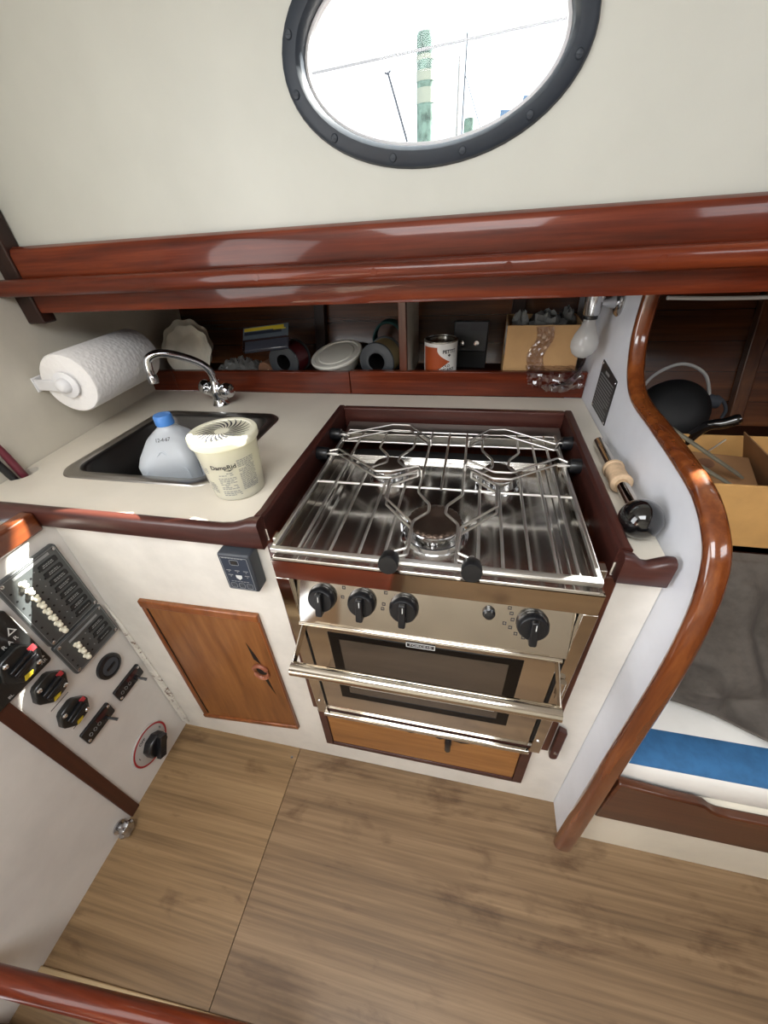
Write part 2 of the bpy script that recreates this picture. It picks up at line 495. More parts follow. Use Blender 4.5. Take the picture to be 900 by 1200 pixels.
def fillet(P, r=0.006, n=4):
    P = [Vector(p) for p in P]; out = [P[0]]
    for i in range(1, len(P) - 1):
        a = (P[i - 1] - P[i]); b = (P[i + 1] - P[i])
        k = min(r, a.length * 0.45, b.length * 0.45)
        p0 = P[i] + a.normalized() * k; p1 = P[i] + b.normalized() * k
        for j in range(n + 1):
            t = j / n
            out.append(p0 * (1 - t) ** 2 + P[i] * 2 * t * (1 - t) + p1 * t * t)
    out.append(P[-1]); return out

LEAN = 0.038                                     # the galley front leans a little away from the room
def F(x, z, d=0.0): return (x, LEAN * z - d, z)  # a point on the galley front, d proud of it
def FB(mb, x0, x1, z0, z1, d0, d1, mi=0):
    return mb.hexa([F(x0, z0, d1), F(x1, z0, d1), F(x1, z0, d0), F(x0, z0, d0), F(x0, z1, d1), F(x1, z1, d1), F(x1, z1, d0), F(x0, z1, d0)], mi)
def PN(y, z, d=0.0): return (d, y, z)            # a point on the switch panel (plane x = 0), d proud of it
# ================================================================== SETTING
# floor: two boards with a seam between them on a dark underlay
mb = MB()
mb.box(-0.05, 0.4165, -2.0, 0.03, -0.03, 0.0, 0)
mb.box(0.4185, 2.5, -2.0, 0.03, -0.03, 0.0, 1)
mb.box(-0.05, 2.5, -2.0, 0.03, -0.05, -0.004, 2)
struct('floor', mb, [M['floor_l'], M['floor_r'], M['seam']])
t = obj('floor_screw', MB().lathe([(0.004, 0), (0.004, 0.0012), (0.002, 0.0016)], (0.40, -0.03, 0.0), (0, 0, 1), 14), M['old_chrome'])
tag(t, 'small round screw head in the tan floor board beside the seam', 'screw')

mb = MB()
mb.hexa([(0.0, -0.585, 0.0), (0.62, -0.555, 0.0), (0.62, -0.515, 0.0), (0.0, -0.545, 0.0),
         (0.0, -0.585, 0.008), (0.62, -0.555, 0.008), (0.62, -0.515, 0.008), (0.0, -0.545, 0.008)])
struct('trim_4', mb, M['floor_strip'], bevel=0.002)

# left wall above the worktop (slightly toed in)
def WX(y): return -0.192 - 0.1 * y
mb = MB()
mb.hexa([(WX(-0.1) - 0.02, -0.1, 0.80), (WX(-0.1), -0.1, 0.80), (WX(1.05), 1.05, 0.80), (WX(1.05) - 0.02, 1.05, 0.80),
         (WX(-0.1) - 0.02, -0.1, 1.9), (WX(-0.1), -0.1, 1.9), (WX(1.05), 1.05, 1.9), (WX(1.05) - 0.02, 1.05, 1.9)])
struct('wall_left', mb, M['side_wall'])

# companionway side carrying the switches: a boxed panel at x = 0
mb = MB()
mb.box(-0.02, 0.0, -0.66, 0.034, 0.0, 0.86)
struct('wall_companionway', mb, M['panel_white'])
mb = MB()
mb.box(-0.21, -0.018, -0.66, -0.012, 0.84, 0.862)
struct('trim_5', mb, M['panel_white'])
mb = MB()                                        # upright mahogany strip on the panel
mb.box(0.0005, 0.006, -0.262, -0.232, 0.001, 0.8475)
struct('trim_6', mb, M['strip_mahog'], bevel=0.0015)
mb = MB()                                        # cap rail along the panel's top
mb.box(-0.024, 0.008, -0.64, 0.011, 0.848, 0.893)
struct('trim_7', mb, M['mahog_y'], bevel=0.006)

# cabin side with its two oval ports
PX, PZ = 0.757, 1.531
def ell(cx, cz, a, b, n=56): return [(cx + a * math.cos(2 * PI * i / n), cz + b * math.sin(2 * PI * i / n)) for i in range(n)]
XZ = lambda u, v, d: (u, d, v)
P2X = 1.66
mb = MB()
mb.plate([(-0.3, 1.24), (2.5, 1.24), (2.5, 1.92), (-0.3, 1.92)], [ell(PX, PZ, 0.214, 0.120), ell(P2X, PZ, 0.10, 0.10)], XZ, 0.432, 0.462)
struct('wall_back', mb, M['wall'])

def port(name, cx, cz, ao, bo, ai, bi, n=56):
    # rounded slate ring, proud of the wall, with a short sleeve through it
    prof = [(0.0, 0.0), (0.08, 0.008), (0.25, 0.0115), (0.75, 0.0115), (0.93, 0.006), (1.0, -0.004), (1.0, -0.028)]
    rings = []
    for f, h in prof:
        a = ao + (ai - ao) * f; b = bo + (bi - bo) * f
        rings.append([(x, 0.432 - h, z) for x, z in ell(cx, cz, a, b, n)])
    m = MB(); m.loft(rings, False, False, True)
    w = struct(name, m, M['slate'])
    g = MB(); g.plate(ell(cx, cz, ai + 0.002, bi + 0.002, n), [], XZ, 0.449, 0.453)
    obj('pane', g, M['pane'], w)
    r = MB()
    rings = [[(x, y, z) for x, z in ell(cx, cz, ai - k, bi - k, n)] for y, k in ((0.4485, -0.0015), (0.4415, 0.0), (0.440, 0.005), (0.4485, 0.006))]
    r.loft(rings, False, False, True)
    obj('gasket', r, M['white_plastic'], w)
    for i in range(12):
        a = 2 * PI * (i + 0.5) / 12
        x = cx + (ao + ai) / 2 * 1.02 * math.cos(a); z = cz + (bo + bi) / 2 * 1.02 * math.sin(a)
        k = MB(); k.lathe([(0.0062, 0), (0.0062, 0.0012), (0.005, 0.0026), (0.002, 0.0032)], (x, 0.4212, z), (0, -1, 0), 14)
        k.box(x - 0.0045, x + 0.0045, 0.4172, 0.4182, z - 0.0008, z + 0.0008)
        obj('screw', k, M['slate'], w)
    return w
port('window_1', PX, PZ, 0.237, 0.138, 0.202, 0.108)
port('window_2', P2X, PZ, 0.125, 0.125, 0.09, 0.095)

# mahogany beam under the cabin side, with its grab rail
mb = MB()
prof = [(0.400, 1.194), (0.397, 1.1995), (0.397, 1.240), (0.3985, 1.2445), (0.397, 1.249), (0.397, 1.312), (0.402, 1.322), (0.412, 1.327), (0.4315, 1.327), (0.4315, 1.194)]
rings = [[(x, y, z - (max(0.0, 0.012 * (0.3 - x) / 0.5) if z < 1.19 else 0.0)) for y, z in prof] for x in (-0.182, 0.3, 1.0, 2.45)]
mb.loft(rings)
beam = struct('trim_1', mb, M['mahog'], angle=30)
# grab rail: a continuous rounded batten carried on short blocks
mb = MB()
ns = 90
def railring(x):
    top = 1.268
    ph = ((x - 0.20) / 0.235) % 1.0
    near = min(ph, 1 - ph)
    k = 1.0 if near < 0.09 else max(0.0, 1 - (near - 0.09) / 0.09)
    back = 0.379 + 0.018 * k                                   # blocks reach back to the beam
    return [(x, 0.352, 1.238), (x, 0.348, 1.246), (x, 0.348, 1.258), (x, 0.353, top - 0.003), (x, 0.361, top), (x, back - 0.004, top), (x, back, top - 0.003),
            (x, back, 1.240), (x, back - 0.004, 1.234), (x, 0.358, 1.234)]
rings = [railring(-0.226 + (2.45 + 0.226) * i / (ns * 2)) for i in range(ns * 2 + 1)]
mb.loft(rings)
obj('grab_rail', mb, M['mahog'], beam, angle=50)
k = MB()
for i in range(9):
    x = 0.20 + 0.235 * i
    k.lathe([(0.0065, 0), (0.006, 0.0006)], (x, 0.3482, 1.252), (0, -1, 0), 16)
obj('wood_plug', k, M['mahog'], beam)

# dark corner post at the left end of the beam
mb = MB(); mb.box(-0.232, -0.183, 0.392, 0.431, 1.171, 1.92)
struct('trim_2', mb, M['mahog_dark'], bevel=0.004)

# side deck above the lockers and the hull planking behind them
mb = MB(); mb.box(-0.3, 2.5, 0.433, 1.3, 1.222, 1.239)
struct('ceiling_deck', mb, M['mahog_dark'])
HP = [(0.40, -0.05), (0.60, 0.15), (0.78, 0.40), (0.90, 0.65), (0.985, 0.9), (1.04, 1.08), (1.075, 1.25)]
mb = MB()
mb.loft([[(x, y, z) for y, z in HP] + [(x, y + 0.03, z) for y, z in HP[::-1]] for x in (-0.3, 2.5)])
struct('wall_hull', mb, M['hull'])
for i, x in enumerate((0.30, 0.62, 0.99, 1.69, 2.1)):
    mb = MB()
    a = [(y - 0.001, z) for y, z in HP]; b = [(y - 0.03, z) for y, z in HP[::-1]]
    mb.loft([[(x - 0.02, y, z) for y, z in a] + [(x - 0.02, y, z) for y, z in b], [(x + 0.02, y, z) for y, z in a] + [(x + 0.02, y, z) for y, z in b]])
    struct('trim_%d' % (8 + i), mb, M['rib'] if x > 1.2 else M['mahog_dark'], bevel=0.003)

# partial bulkhead at the right of the galley: shaped edge, rounded mahogany capping
BX = 1.175
EDGE = [(-0.090, 0.0), (-0.078, 0.30), (-0.067, 0.55), (-0.060, 0.72), (-0.051, 0.825), (-0.036, 0.903), (-0.016, 0.949), (0.015, 0.977), (0.064, 0.997), (0.134, 1.005),
        (0.254, 1.011), (0.370, 1.016), (0.431, 1.044), (0.470, 1.098), (0.480, 1.146), (0.480, 1.19)]
ES = [(p.x, p.y) for p in smooth_path([(a, b, 0) for a, b in EDGE], 5)]
def hy(z):
    for (y0, z0), (y1, z1) in zip(HP, HP[1:]):
        if z0 <= z <= z1: return y0 + (y1 - y0) * (z - z0) / (z1 - z0)
    return HP[-1][0]
mb = MB()
outer = ES + [(0.480, 1.221)] + [(hy(z) - 0.002, z) for z in (1.22, 1.05, 0.85, 0.6, 0.35, 0.1, 0.0)]
mb.prism(outer, lambda u, v, d: (d, u, v), BX, BX + 0.022)
bulk = struct('wall_right', mb, M['bulkhead'])
mb = MB()
path = [Vector((BX + 0.0105, a, b)) for a, b in ES]
rings = []
for i, p in enumerate(path):
    d = (path[min(i + 1, len(path) - 1)] - path[max(i - 1, 0)]).normalized()
    nrm = Vector((0, -d.z, d.y)).normalized()                 # outwards, towards the room
    if nrm.y > 0.9: nrm = -nrm
    w = Vector((1, 0, 0)); bulge = 1.0 - 0.30 * max(0.0, min(1.0, p.z / 0.85))
    ring = []
    for j in range(20):
        a = 2 * PI * j / 20
        cx = math.cos(a); sy = math.sin(a)
        ux = math.copysign(abs(cx) ** 0.75, cx) * 0.0225 * bulge; uy = math.copysign(abs(sy) ** 0.85, sy) * 0.0155 * bulge
        ring.append(p + w * ux + nrm * (uy))
    rings.append(ring)
mb.loft(rings)
struct('trim_3', mb, M['trim_edge'], angle=60)

# the rest of the cabin, out of frame: it closes the room and shows in the steel
mb = MB(); mb.box(-1.2, 2.5, -2.02, -2.0, 0.0, 1.92)
struct('wall_front', mb, M['side_wall'])
mb = MB(); mb.box(2.45, 2.5, -2.0, 1.1, 0.0, 1.92)
struct('wall_forward', mb, M['mahog_z'])
mb = MB(); mb.plate([(-1.2, -2.0), (2.5, -2.0), (2.5, 0.46), (-1.2, 0.46)], [[(0.35, -1.35), (1.15, -1.35), (1.15, -0.55), (0.35, -0.55)]], lambda u, v, d: (u, v, d), 1.92, 1.95)
struct('ceiling', mb, M['ceil'])
mb = MB(); mb.plate([(-2.0, 0.0), (-0.05, 0.0), (-0.05, 1.92), (-2.0, 1.92)], [[(-1.25, 0.7), (-0.45, 0.7), (-0.45, 1.85), (-1.25, 1.85)]], lambda u, v, d: (d, u, v), -0.26, -0.235)
struct('wall_aft', mb, M['mahog_z'])
# settee front on the far side of the cabin
mb = MB(); mb.box(0.2, 2.4, -1.98, -1.45, 0.0, 0.42); mb.box(0.2, 2.4, -1.985, -1.85, 0.43, 0.85)
t = obj('settee', mb, M['berth_paint']); t['kind'] = 'structure'

# companionway step in the foreground
t = thing('companionway_step', 'mahogany companionway step with a rounded nosing, beside the white panel at the floor', 'step', (0.2, -0.62, 0.0))
mb = MB()
mb.tube([(-0.0, -0.566, 0.22), (0.30, -0.546, 0.22), (0.60, -0.525, 0.22)], 0.019, 16)
obj('nosing', mb, M['mahog'], t)
mb = MB()
mb.hexa([(0.002, -0.86, 0.0), (0.62, -0.86, 0.0), (0.62, -0.60, 0.0), (0.002, -0.625, 0.0), (0.002, -0.86, 0.09), (0.62, -0.86, 0.09), (0.62, -0.60, 0.09), (0.002, -0.625, 0.09)])
obj('lower_tread', mb, M['mahog'], t, bevel=0.006)
mb = MB()
mb.box(0.60, 0.622, -0.86, -0.515, 0.0005, 0.235)
obj('side_support', mb, M['mahog'], t, bevel=0.003)

# ================================================================== OUTSIDE the port
GZ = -0.6
def out_thing(name, mb, mat, label, cat, group=None):
    return tag(obj(name, mb, mat), label, cat, group)
t = thing('dock_piling', 'weathered green timber piling with pale bands seen through the oval port', 'piling', (0.19, 5.0, GZ))
mb = MB(); mb.lathe([(0.088, 0), (0.086, 1.2), (0.084, 3.24), (0.082, 3.29), (0.074, 3.31)], (0.19, 5.0, GZ), (0, 0, 1), 18)
obj('post', mb, M['pile'], t)
for z0, z1 in ((2.535, 2.565), (2.40, 2.47), (2.25, 2.355)):
    mb = MB(); mb.lathe([(0.0875, z0), (0.0875, z1)], (0.19, 5.0, 0), (0, 0, 1), 18)
    obj('band', mb, M['pile_band'], t)
t = thing('short_piling', 'short pale green piling top low in the port, beside a thin mast', 'piling', (0.62, 5.2, GZ))
mb = MB(); mb.lathe([(0.06, 0), (0.055, 2.72), (0.05, 2.74)], (0.62, 5.2, GZ), (0, 0, 1), 14)
obj('post', mb, M['pile'], t)
mb = MB(); mb.tube([(0.4, 5.0, GZ), (-0.001, 5.0, 2.008), (-0.175, 5.0, 2.50)], 0.012, 8); mb.tube([(-0.21, 5.0, 2.50), (-0.175, 5.0, 2.485), (-0.15, 5.0, 2.51)], 0.008, 6)
out_thing('leaning_spar', mb, M['mast'], 'dark thin spar leaning to the left with a forked tip, left of the piling', 'mast')
mb = MB(); mb.tube([(0.545, 5.0, GZ), (0.558, 5.0, 2.02), (0.57, 5.0, 2.67)], 0.007, 8)
m_ = out_thing('boat_mast', mb, M['mast'], 'thin upright grey mast right of the piling, seen through the port', 'mast')
mb = MB(); mb.tube([(0.572, 5.0, 2.40), (0.731, 5.0, 2.053), (0.95, 5.0, 1.5)], 0.0035, 6)
obj('stay', mb, M['mast'], m_)
mb = MB(); mb.tube([(0.48, 5.3, GZ), (0.49, 5.3, 2.6)], 0.012, 8)
out_thing('pale_mast', mb, M['pale_wire'], 'faint white mast just left of the thin grey mast', 'mast')
mb = MB(); mb.tube([(-4.0, 4.9, 2.44), (-0.93, 4.9, 2.545), (1.42, 4.9, 2.635), (5.0, 4.9, 2.77)], 0.011, 6)
out_thing('dock_cable', mb, M['pale_wire'], 'pale cable slanting across the whole view through the port', 'cable')
for x, z, lb in ((0.975, 2.145, 'pale blue dock roof low in the port, the left and lower one'), (1.185, 2.225, 'pale blue dock roof low in the port, the right and higher one')):
    mb = MB()
    mb.prism([(x - 0.05, z - 0.012), (x + 0.10, z - 0.012), (x + 0.08, z + 0.018), (x - 0.05, z + 0.03)], XZ, 5.2, 5.6)
    mb.box(x - 0.04, x - 0.03, 5.22, 5.25, GZ, z - 0.02); mb.box(x + 0.07, x + 0.08, 5.22, 5.25, GZ, z - 0.02)
    out_thing('dock_roof', mb, M['wash'], lb, 'roof', 'dock roofs outside the port')

# added unseen sheet outside, its lower edge cut to shape the sun patches inside
mb = MB()
mb.prism([(-0.5, 4.2), (-0.5, 2.377), (1.35, 2.377), (1.53, 2.318), (1.62, 2.268), (1.66, 1.95), (2.262, 1.95), (2.262, 2.377), (2.338, 2.377), (2.338, 1.95), (4.0, 1.95), (5.0, 2.377), (5.0, 4.2)], XZ, 1.0, 1.004)
struct('added_sun_blocker', mb, M['white_cloth'])
# ================================================================== GALLEY CABINET
SX0, SX1 = 0.513, 1.095                          # stove recess
cab = thing('galley_cabinet', 'white galley cabinet front with a teak door and the stove recess, under the worktop', 'cabinet', (0.6, 0.02, 0.0))
mb = MB()
fr = lambda u, v, d: F(u, v, d)
door_poly = [(0.116, 0.104), (0.443, 0.148), (0.436, 0.644), (0.121, 0.637)]
mb.plate([(0.0015, 0.0), (1.174, 0.0), (1.174, 0.862), (SX1, 0.862), (SX1, 0.288), (SX0, 0.288), (SX0, 0.862), (0.0015, 0.862)], [], fr, -0.018, 0.0)
obj('body', mb, M['dirty_white'], cab)
mb = MB()                                        # recess lining
mb.box(SX0 - 0.012, SX0 - 0.0005, 0.05, 0.56, 0.27, 0.86); mb.box(SX1 + 0.0005, SX1 + 0.012, 0.05, 0.56, 0.27, 0.86)
mb.box(SX0 - 0.012, SX1 + 0.012, 0.56, 0.572, 0.27, 0.86); mb.box(SX0 - 0.012, SX1 + 0.012, 0.05, 0.56, 0.262, 0.272)
obj('recess_lining', mb, M['mahog_z'], cab)
for s, (a, b) in ((0, (SX0 - 0.004, SX0 + 0.011)), (1, (SX1 - 0.013, SX1 + 0.012))):
    mb = MB(); FB(mb, a, b, 0.289, 0.86, -0.03, 0.006)
    obj('recess_moulding', mb, M['mahog_z'], cab, bevel=0.002)
# door
dp = lambda k: None
mb = MB(); mb.prism(door_poly, fr, 0.0, 0.007)
door = obj('door', mb, M['honey'], cab, bevel=0.0015)
def edge_strip(p, q, w, mat, name, h=0.0115):
    (x0, z0), (x1, z1) = p, q
    dx, dz = x1 - x0, z1 - z0; L = math.hypot(dx, dz); nx, nz = -dz / L * w, dx / L * w
    m = MB(); m.prism([(x0, z0), (x1, z1), (x1 + nx, z1 + nz), (x0 + nx, z0 + nz)], fr, 0.0005, h)
    return obj(name, m, mat, door, bevel=0.003)
A, B_, C_, D_ = door_poly
edge_strip(A, B_, 0.016, M['honey_frame'], 'moulding'); edge_strip(C_, D_, 0.022, M['honey_frame'], 'moulding')
edge_strip(B_, C_, 0.007, M['honey_frame'], 'moulding', 0.010); edge_strip(D_, A, 0.013, M['honey_frame'], 'moulding', 0.0095)
mb = MB()
for i in range(56):
    z = 0.135 + 0.0085 * i
    x = 0.1365 - 0.000 * i
    mb.cyl(F(x, z, 0.0075), F(x, z + 0.0072, 0.0075), 0.0021, n=8)
h = obj('piano_hinge', mb, M['mahog_dark'], door)
# finger latch: two dark leaf-shaped slots with a turned ring between them
mb = MB()
mb.prism([(0.377, 0.535), (0.3815, 0.470), (0.397, 0.452), (0.391, 0.487)], fr, 0.007, 0.0076)
obj('latch_slot', mb, M['black_matte'], door); mb = MB()
mb.prism([(0.389, 0.398), (0.401, 0.392), (0.408, 0.318), (0.398, 0.355)], fr, 0.007, 0.0076)
obj('latch_slot', mb, M['black_matte'], door); mb = MB()
mb.prism([(0.392 + 0.014 * math.cos(a), 0.4245 + 0.018 * math.sin(a)) for a in [2 * PI * i / 20 for i in range(20)]], fr, 0.007, 0.0076)
obj('latch_slot', mb, M['black_matte'], door)
mb = MB(); mb.tube([F(0.392 + 0.019 * math.cos(a), 0.4245 + 0.025 * math.sin(a), 0.0115) for a in [2 * PI * i / 28 for i in range(28)]], [0.0055 if abs(math.sin(2 * PI * i / 28)) > 0.4 else 0.002 for i in range(28)], 8, True)
obj('finger_ring', mb, M['copper_wood'], door)
# small door below the oven
mb = MB(); FB(mb, 0.523, 1.073, 0.1005, 0.2865, 0.0, 0.004)
FBP = obj('lower_door_frame', mb, M['mahog_dull'], cab, bevel=0.001)
mb = MB(); FB(mb, 0.523, 0.545, 0.1005, 0.2865, 0.0045, 0.011); FB(mb, 1.049, 1.073, 0.1005, 0.2865, 0.0045, 0.011); FB(mb, 0.545, 1.049, 0.1005, 0.117, 0.0045, 0.011)
obj('moulding', mb, M['mahog_dull'], FBP, bevel=0.002)
mb = MB(); FB(mb, 0.5465, 1.0475, 0.1205, 0.284, 0.0045, 0.009)
ld = obj('lower_door_panel', mb, M['honey_x'], cab, bevel=0.001)
for x0, x1, z in ((0.755, 0.795, 0.262), (0.84, 0.862, 0.258), (0.885, 0.925, 0.258)):
    mb = MB(); mb.prism([(x0, z), ((x0 + x1) / 2, z - 0.006), (x1, z), ((x0 + x1) / 2, z + 0.004)], fr, 0.009, 0.0096)
    obj('latch_slot', mb, M['black_matte'], ld)
mb = MB(); mb.lathe([(0.007, 0), (0.009, 0.004), (0.009, 0.016), (0.007, 0.019)], F(0.872, 0.268, 0.009), (0, -1, 0), 16)
mb.lathe([(0.005, -0.026), (0.0078, -0.022), (0.0078, 0.022), (0.005, 0.026)], F(0.872, 0.268, 0.026), (0.0, 0.1, 1), 14)
obj('barrel_latch', mb, M['black'], ld)
# batten up the corner, its paint flaking
mb = MB()
mb.prism([(0.003, 0.03), (0.026, 0.03), (0.028, 0.2), (0.022, 0.36), (0.014, 0.52), (0.003, 0.60)], fr, 0.0005, 0.007)
obj('corner_batten', mb, M['chipped'], cab, bevel=0.0015)
# wooden turn button right of the oven
mb = MB()
mb.prism([(1.1175 + 0.0095 * math.cos(a), 0.287 + 0.0095 * math.sin(a)) for a in [PI + PI * i / 8 for i in range(9)]] + [(1.127, 0.40), (1.108, 0.41)], fr, 0.004, 0.018)
tb = obj('turn_button', mb, M['mahog_dull'], cab, bevel=0.003)
mb = MB(); mb.lathe([(0.0045, 0), (0.0045, 0.001), (0.002, 0.002)], F(1.1175, 0.31, 0.018), (0, -1, 0), 12)
obj('screw', mb, M['old_chrome'], tb)

# ------------------------------------------------------------------ worktop
CZ = 0.885
wt = thing('worktop', 'cream laminate worktop with mahogany edging around the sink and stove', 'worktop', (0.45, 0.4, 0.862))
SK = (-0.072, 0.298, 0.172, 0.524)
slot = [(-0.205 + 0.034 * math.cos(a) * (1.0), 0.168 + 0.022 * math.sin(a)) for a in [2 * PI * i / 24 for i in range(24)]]
slot = [(-0.185 + 0.021 * math.cos(a), 0.155 + 0.03 * math.sin(a)) for a in [2 * PI * i / 24 for i in range(24)]]
mb = MB()
mb.plate([(WX(0.012) + 0.001, 0.034), (SX0, 0.034), (SX0, 0.545), (SX1, 0.545), (SX1, 0.034), (1.174, 0.034), (1.174, 0.728), (WX(0.728) + 0.001, 0.728)],
         [rrect(SK[0], SK[1], SK[2], SK[3], 0.05, 6), slot], lambda u, v, d: (u, v, d), 0.8625, CZ)
obj('top', mb, M['counter'], wt)
mb = MB()                                        # dark well under the knife slot
mb.lathe([(0.0305, 0.0), (0.0305, -0.10)], (-0.185, 0.155, 0.8835), (0, 0, 1), 24, False, True)
obj('slot_well', mb, M['black_matte'], wt)
# front fiddle, flaring into the stove surround at its right end
def fiddle_ring(x, zt, y0=0.011, y1=0.0335, zb=0.853):
    return [(x, y0 + 0.003, zb), (x, y0, zb + 0.004), (x, y0, zt - 0.007), (x, y0 + 0.003, zt - 0.002), (x, y0 + 0.008, zt), (x, y1 - 0.007, zt), (x, y1 - 0.002, zt - 0.003), (x, y1, zt - 0.008), (x, y1, zb)]
mb = MB()
xs = [(-0.19, 0.8985), (0.40, 0.8985), (0.43, 0.899), (0.455, 0.902), (0.475, 0.908), (0.490, 0.914), (0.511, 0.9165)]
mb.loft([fiddle_ring(x, z, 0.011, 0.0335 + max(0, (x - 0.45)) * 0.12) for x, z in xs])
obj('front_fiddle', mb, M['mahog_dull'], wt, angle=40)
mb = MB()
xs = [(1.097, 0.917), (1.112, 0.914), (1.124, 0.903), (1.134, 0.902), (1.145, 0.908), (1.157, 0.9135), (1.170, 0.9135)]
mb.loft([fiddle_ring(x - (0.004 if i == len(xs) - 1 else 0), z, 0.011 + (0.0), 0.0335, 0.862) for i, (x, z) in enumerate(xs)])
obj('front_fiddle', mb, M['mahog_dull'], wt, angle=40)
# surround rails of the stove recess
def rail(mb, x0, x1):
    ys = [(0.035, 0.9165), (0.06, 0.914), (0.09, 0.9155), (0.14, 0.9165), (0.556, 0.9165)]
    mb.loft([[(x0, y, 0.857), (x1, y, 0.857), (x1, y, z - 0.004), (x1 - 0.004, y, z), (x0 + 0.004, y, z), (x0, y, z - 0.004)] for y, z in ys])
mb = MB(); rail(mb, SX0 - 0.019, SX0 + 0.0005); obj('surround_rail', mb, M['mahog_dull_y'], wt)
mb = MB(); rail(mb, SX1 - 0.0005, SX1 + 0.019); obj('surround_rail', mb, M['mahog_dull_y'], wt)
mb = MB(); mb.box(SX0 + 0.001, SX1 - 0.001, 0.537, 0.556, 0.857, 0.9165); obj('surround_rail', mb, M['mahog_dull'], wt, bevel=0.003)

# ------------------------------------------------------------------ locker shelf behind the worktop
sh = thing('locker_shelf', 'mahogany-fronted locker shelf with a divider, behind the worktop', 'shelf', (0.45, 0.74, 0.8855))
mb = MB()
for x0, x1 in ((-0.262, -0.165), (-0.163, 0.478), (0.480, 1.174)):
    mb.box(x0, x1, 0.729, 0.748, 0.8855, 0.9545 if x0 < 0.4 else 0.9575)
obj('front_rail', mb, M['mahog'], sh, bevel=0.002)
mb = MB(); mb.box(-0.29, 1.174, 0.749, 0.968, 0.90, 0.915); obj('shelf_board', mb, M['mahog_dark'], sh)
mb = MB(); mb.box(0.641, 0.664, 0.7295, 0.750, 0.9585, 1.221); dv = obj('divider_post', mb, M['mahog_z'], sh, bevel=0.002)
mb = MB(); mb.box(0.646, 0.664, 0.7505, 0.995, 0.9155, 1.221); obj('divider_panel', mb, M['side_wall'], sh)

# ------------------------------------------------------------------ sink
def rr3(x0, x1, y0, y1, r, z): return [(a, b, z) for a, b in rrect(x0, x1, y0, y1, r, 8)]
mb = MB()
mb.loft([rr3(-0.097, 0.323, 0.149, 0.547, 0.05, CZ + 0.0005), rr3(-0.095, 0.321, 0.151, 0.545, 0.05, CZ + 0.004), rr3(-0.088, 0.314, 0.158, 0.538, 0.048, CZ + 0.005),
         rr3(-0.070, 0.296, 0.176, 0.520, 0.045, CZ + 0.003), rr3(-0.064, 0.290, 0.182, 0.514, 0.044, CZ - 0.004),
         rr3(-0.060, 0.286, 0.186, 0.510, 0.045, CZ - 0.10), rr3(-0.052, 0.278, 0.194, 0.502, 0.05, CZ - 0.142), rr3(-0.02, 0.246, 0.226, 0.470, 0.05, CZ - 0.152),
         rr3(0.06, 0.166, 0.30, 0.396, 0.04, CZ - 0.154)], False, True)
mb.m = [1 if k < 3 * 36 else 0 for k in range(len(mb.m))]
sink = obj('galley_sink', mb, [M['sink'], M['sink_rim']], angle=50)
tag(sink, 'dark brushed steel sink basin with rounded corners, set in the cream worktop', 'sink')
mb = MB(); mb.lathe([(0.03, 0), (0.028, 0.003), (0.02, 0.0035), (0.018, 0.001)], (0.24, 0.44, CZ - 0.1515), (0, 0, 1), 20)
obj('drain', mb, M['old_chrome'], sink)

# ------------------------------------------------------------------ tap
tap = thing('mixer_tap', 'chrome two-handled mixer tap with a swan-neck spout behind the sink', 'tap', (0.078, 0.612, CZ))
bx, by = 0.078, 0.612
mb = MB(); mb.lathe([(0.026, 0.0003), (0.027, 0.004), (0.022, 0.012), (0.0205, 0.030), (0.022, 0.045), (0.019, 0.058), (0.0145, 0.066), (0.0135, 0.078)], (bx, by, CZ), (0, 0, 1), 24)
mb.cyl((bx - 0.03, by + 0.008, CZ + 0.042), (bx + 0.03, by - 0.010, CZ + 0.036), 0.015)
obj('body', mb, M['chrome'], tap)
mb = MB()
path = smooth_path([(bx, by, CZ + 0.076), (bx - 0.004, by - 0.003, CZ + 0.11), (bx - 0.022, by - 0.022, CZ + 0.140), (bx - 0.055, by - 0.062, CZ + 0.170), (bx - 0.082, by - 0.092, CZ + 0.182), (bx - 0.102, by - 0.113, CZ + 0.174), (bx - 0.108, by - 0.119, CZ + 0.150), (bx - 0.108, by - 0.119, CZ + 0.132)], 6)
mb.tube(path, 0.0112, 16); obj('spout', mb, M['chrome'], tap, angle=60)
mb = MB(); mb.lathe([(0.0112, 0), (0.0138, -0.004), (0.0138, -0.022), (0.0115, -0.024)], (bx - 0.108, by - 0.119, CZ + 0.132), (0, 0, 1), 18); obj('aerator', mb, M['old_chrome'], tap)
for s, d in ((-1, (-0.92, 0.20, 0.28)), (1, (0.92, -0.28, 0.25))):
    mb = MB(); dd = Vector(d).normalized(); o = Vector((bx, by, CZ + 0.040)) + dd * 0.024
    n = 24; rings = []
    u, w = frame_for(dd)
    for r, h in [(0.011, 0), (0.014, 0.006), (0.0215, 0.010), (0.0230, 0.018), (0.0220, 0.032), (0.018, 0.038), (0.010, 0.040)]:
        rings.append([o + dd * h + (u * math.cos(2 * PI * j / n) + w * math.sin(2 * PI * j / n)) * r * (1 - (0.09 if (j % 4 in (0,)) and 0.008 < h < 0.033 else 0)) for j in range(n)])
    mb.loft(rings); obj('tap_handle', mb, M['chrome'], tap, angle=50)

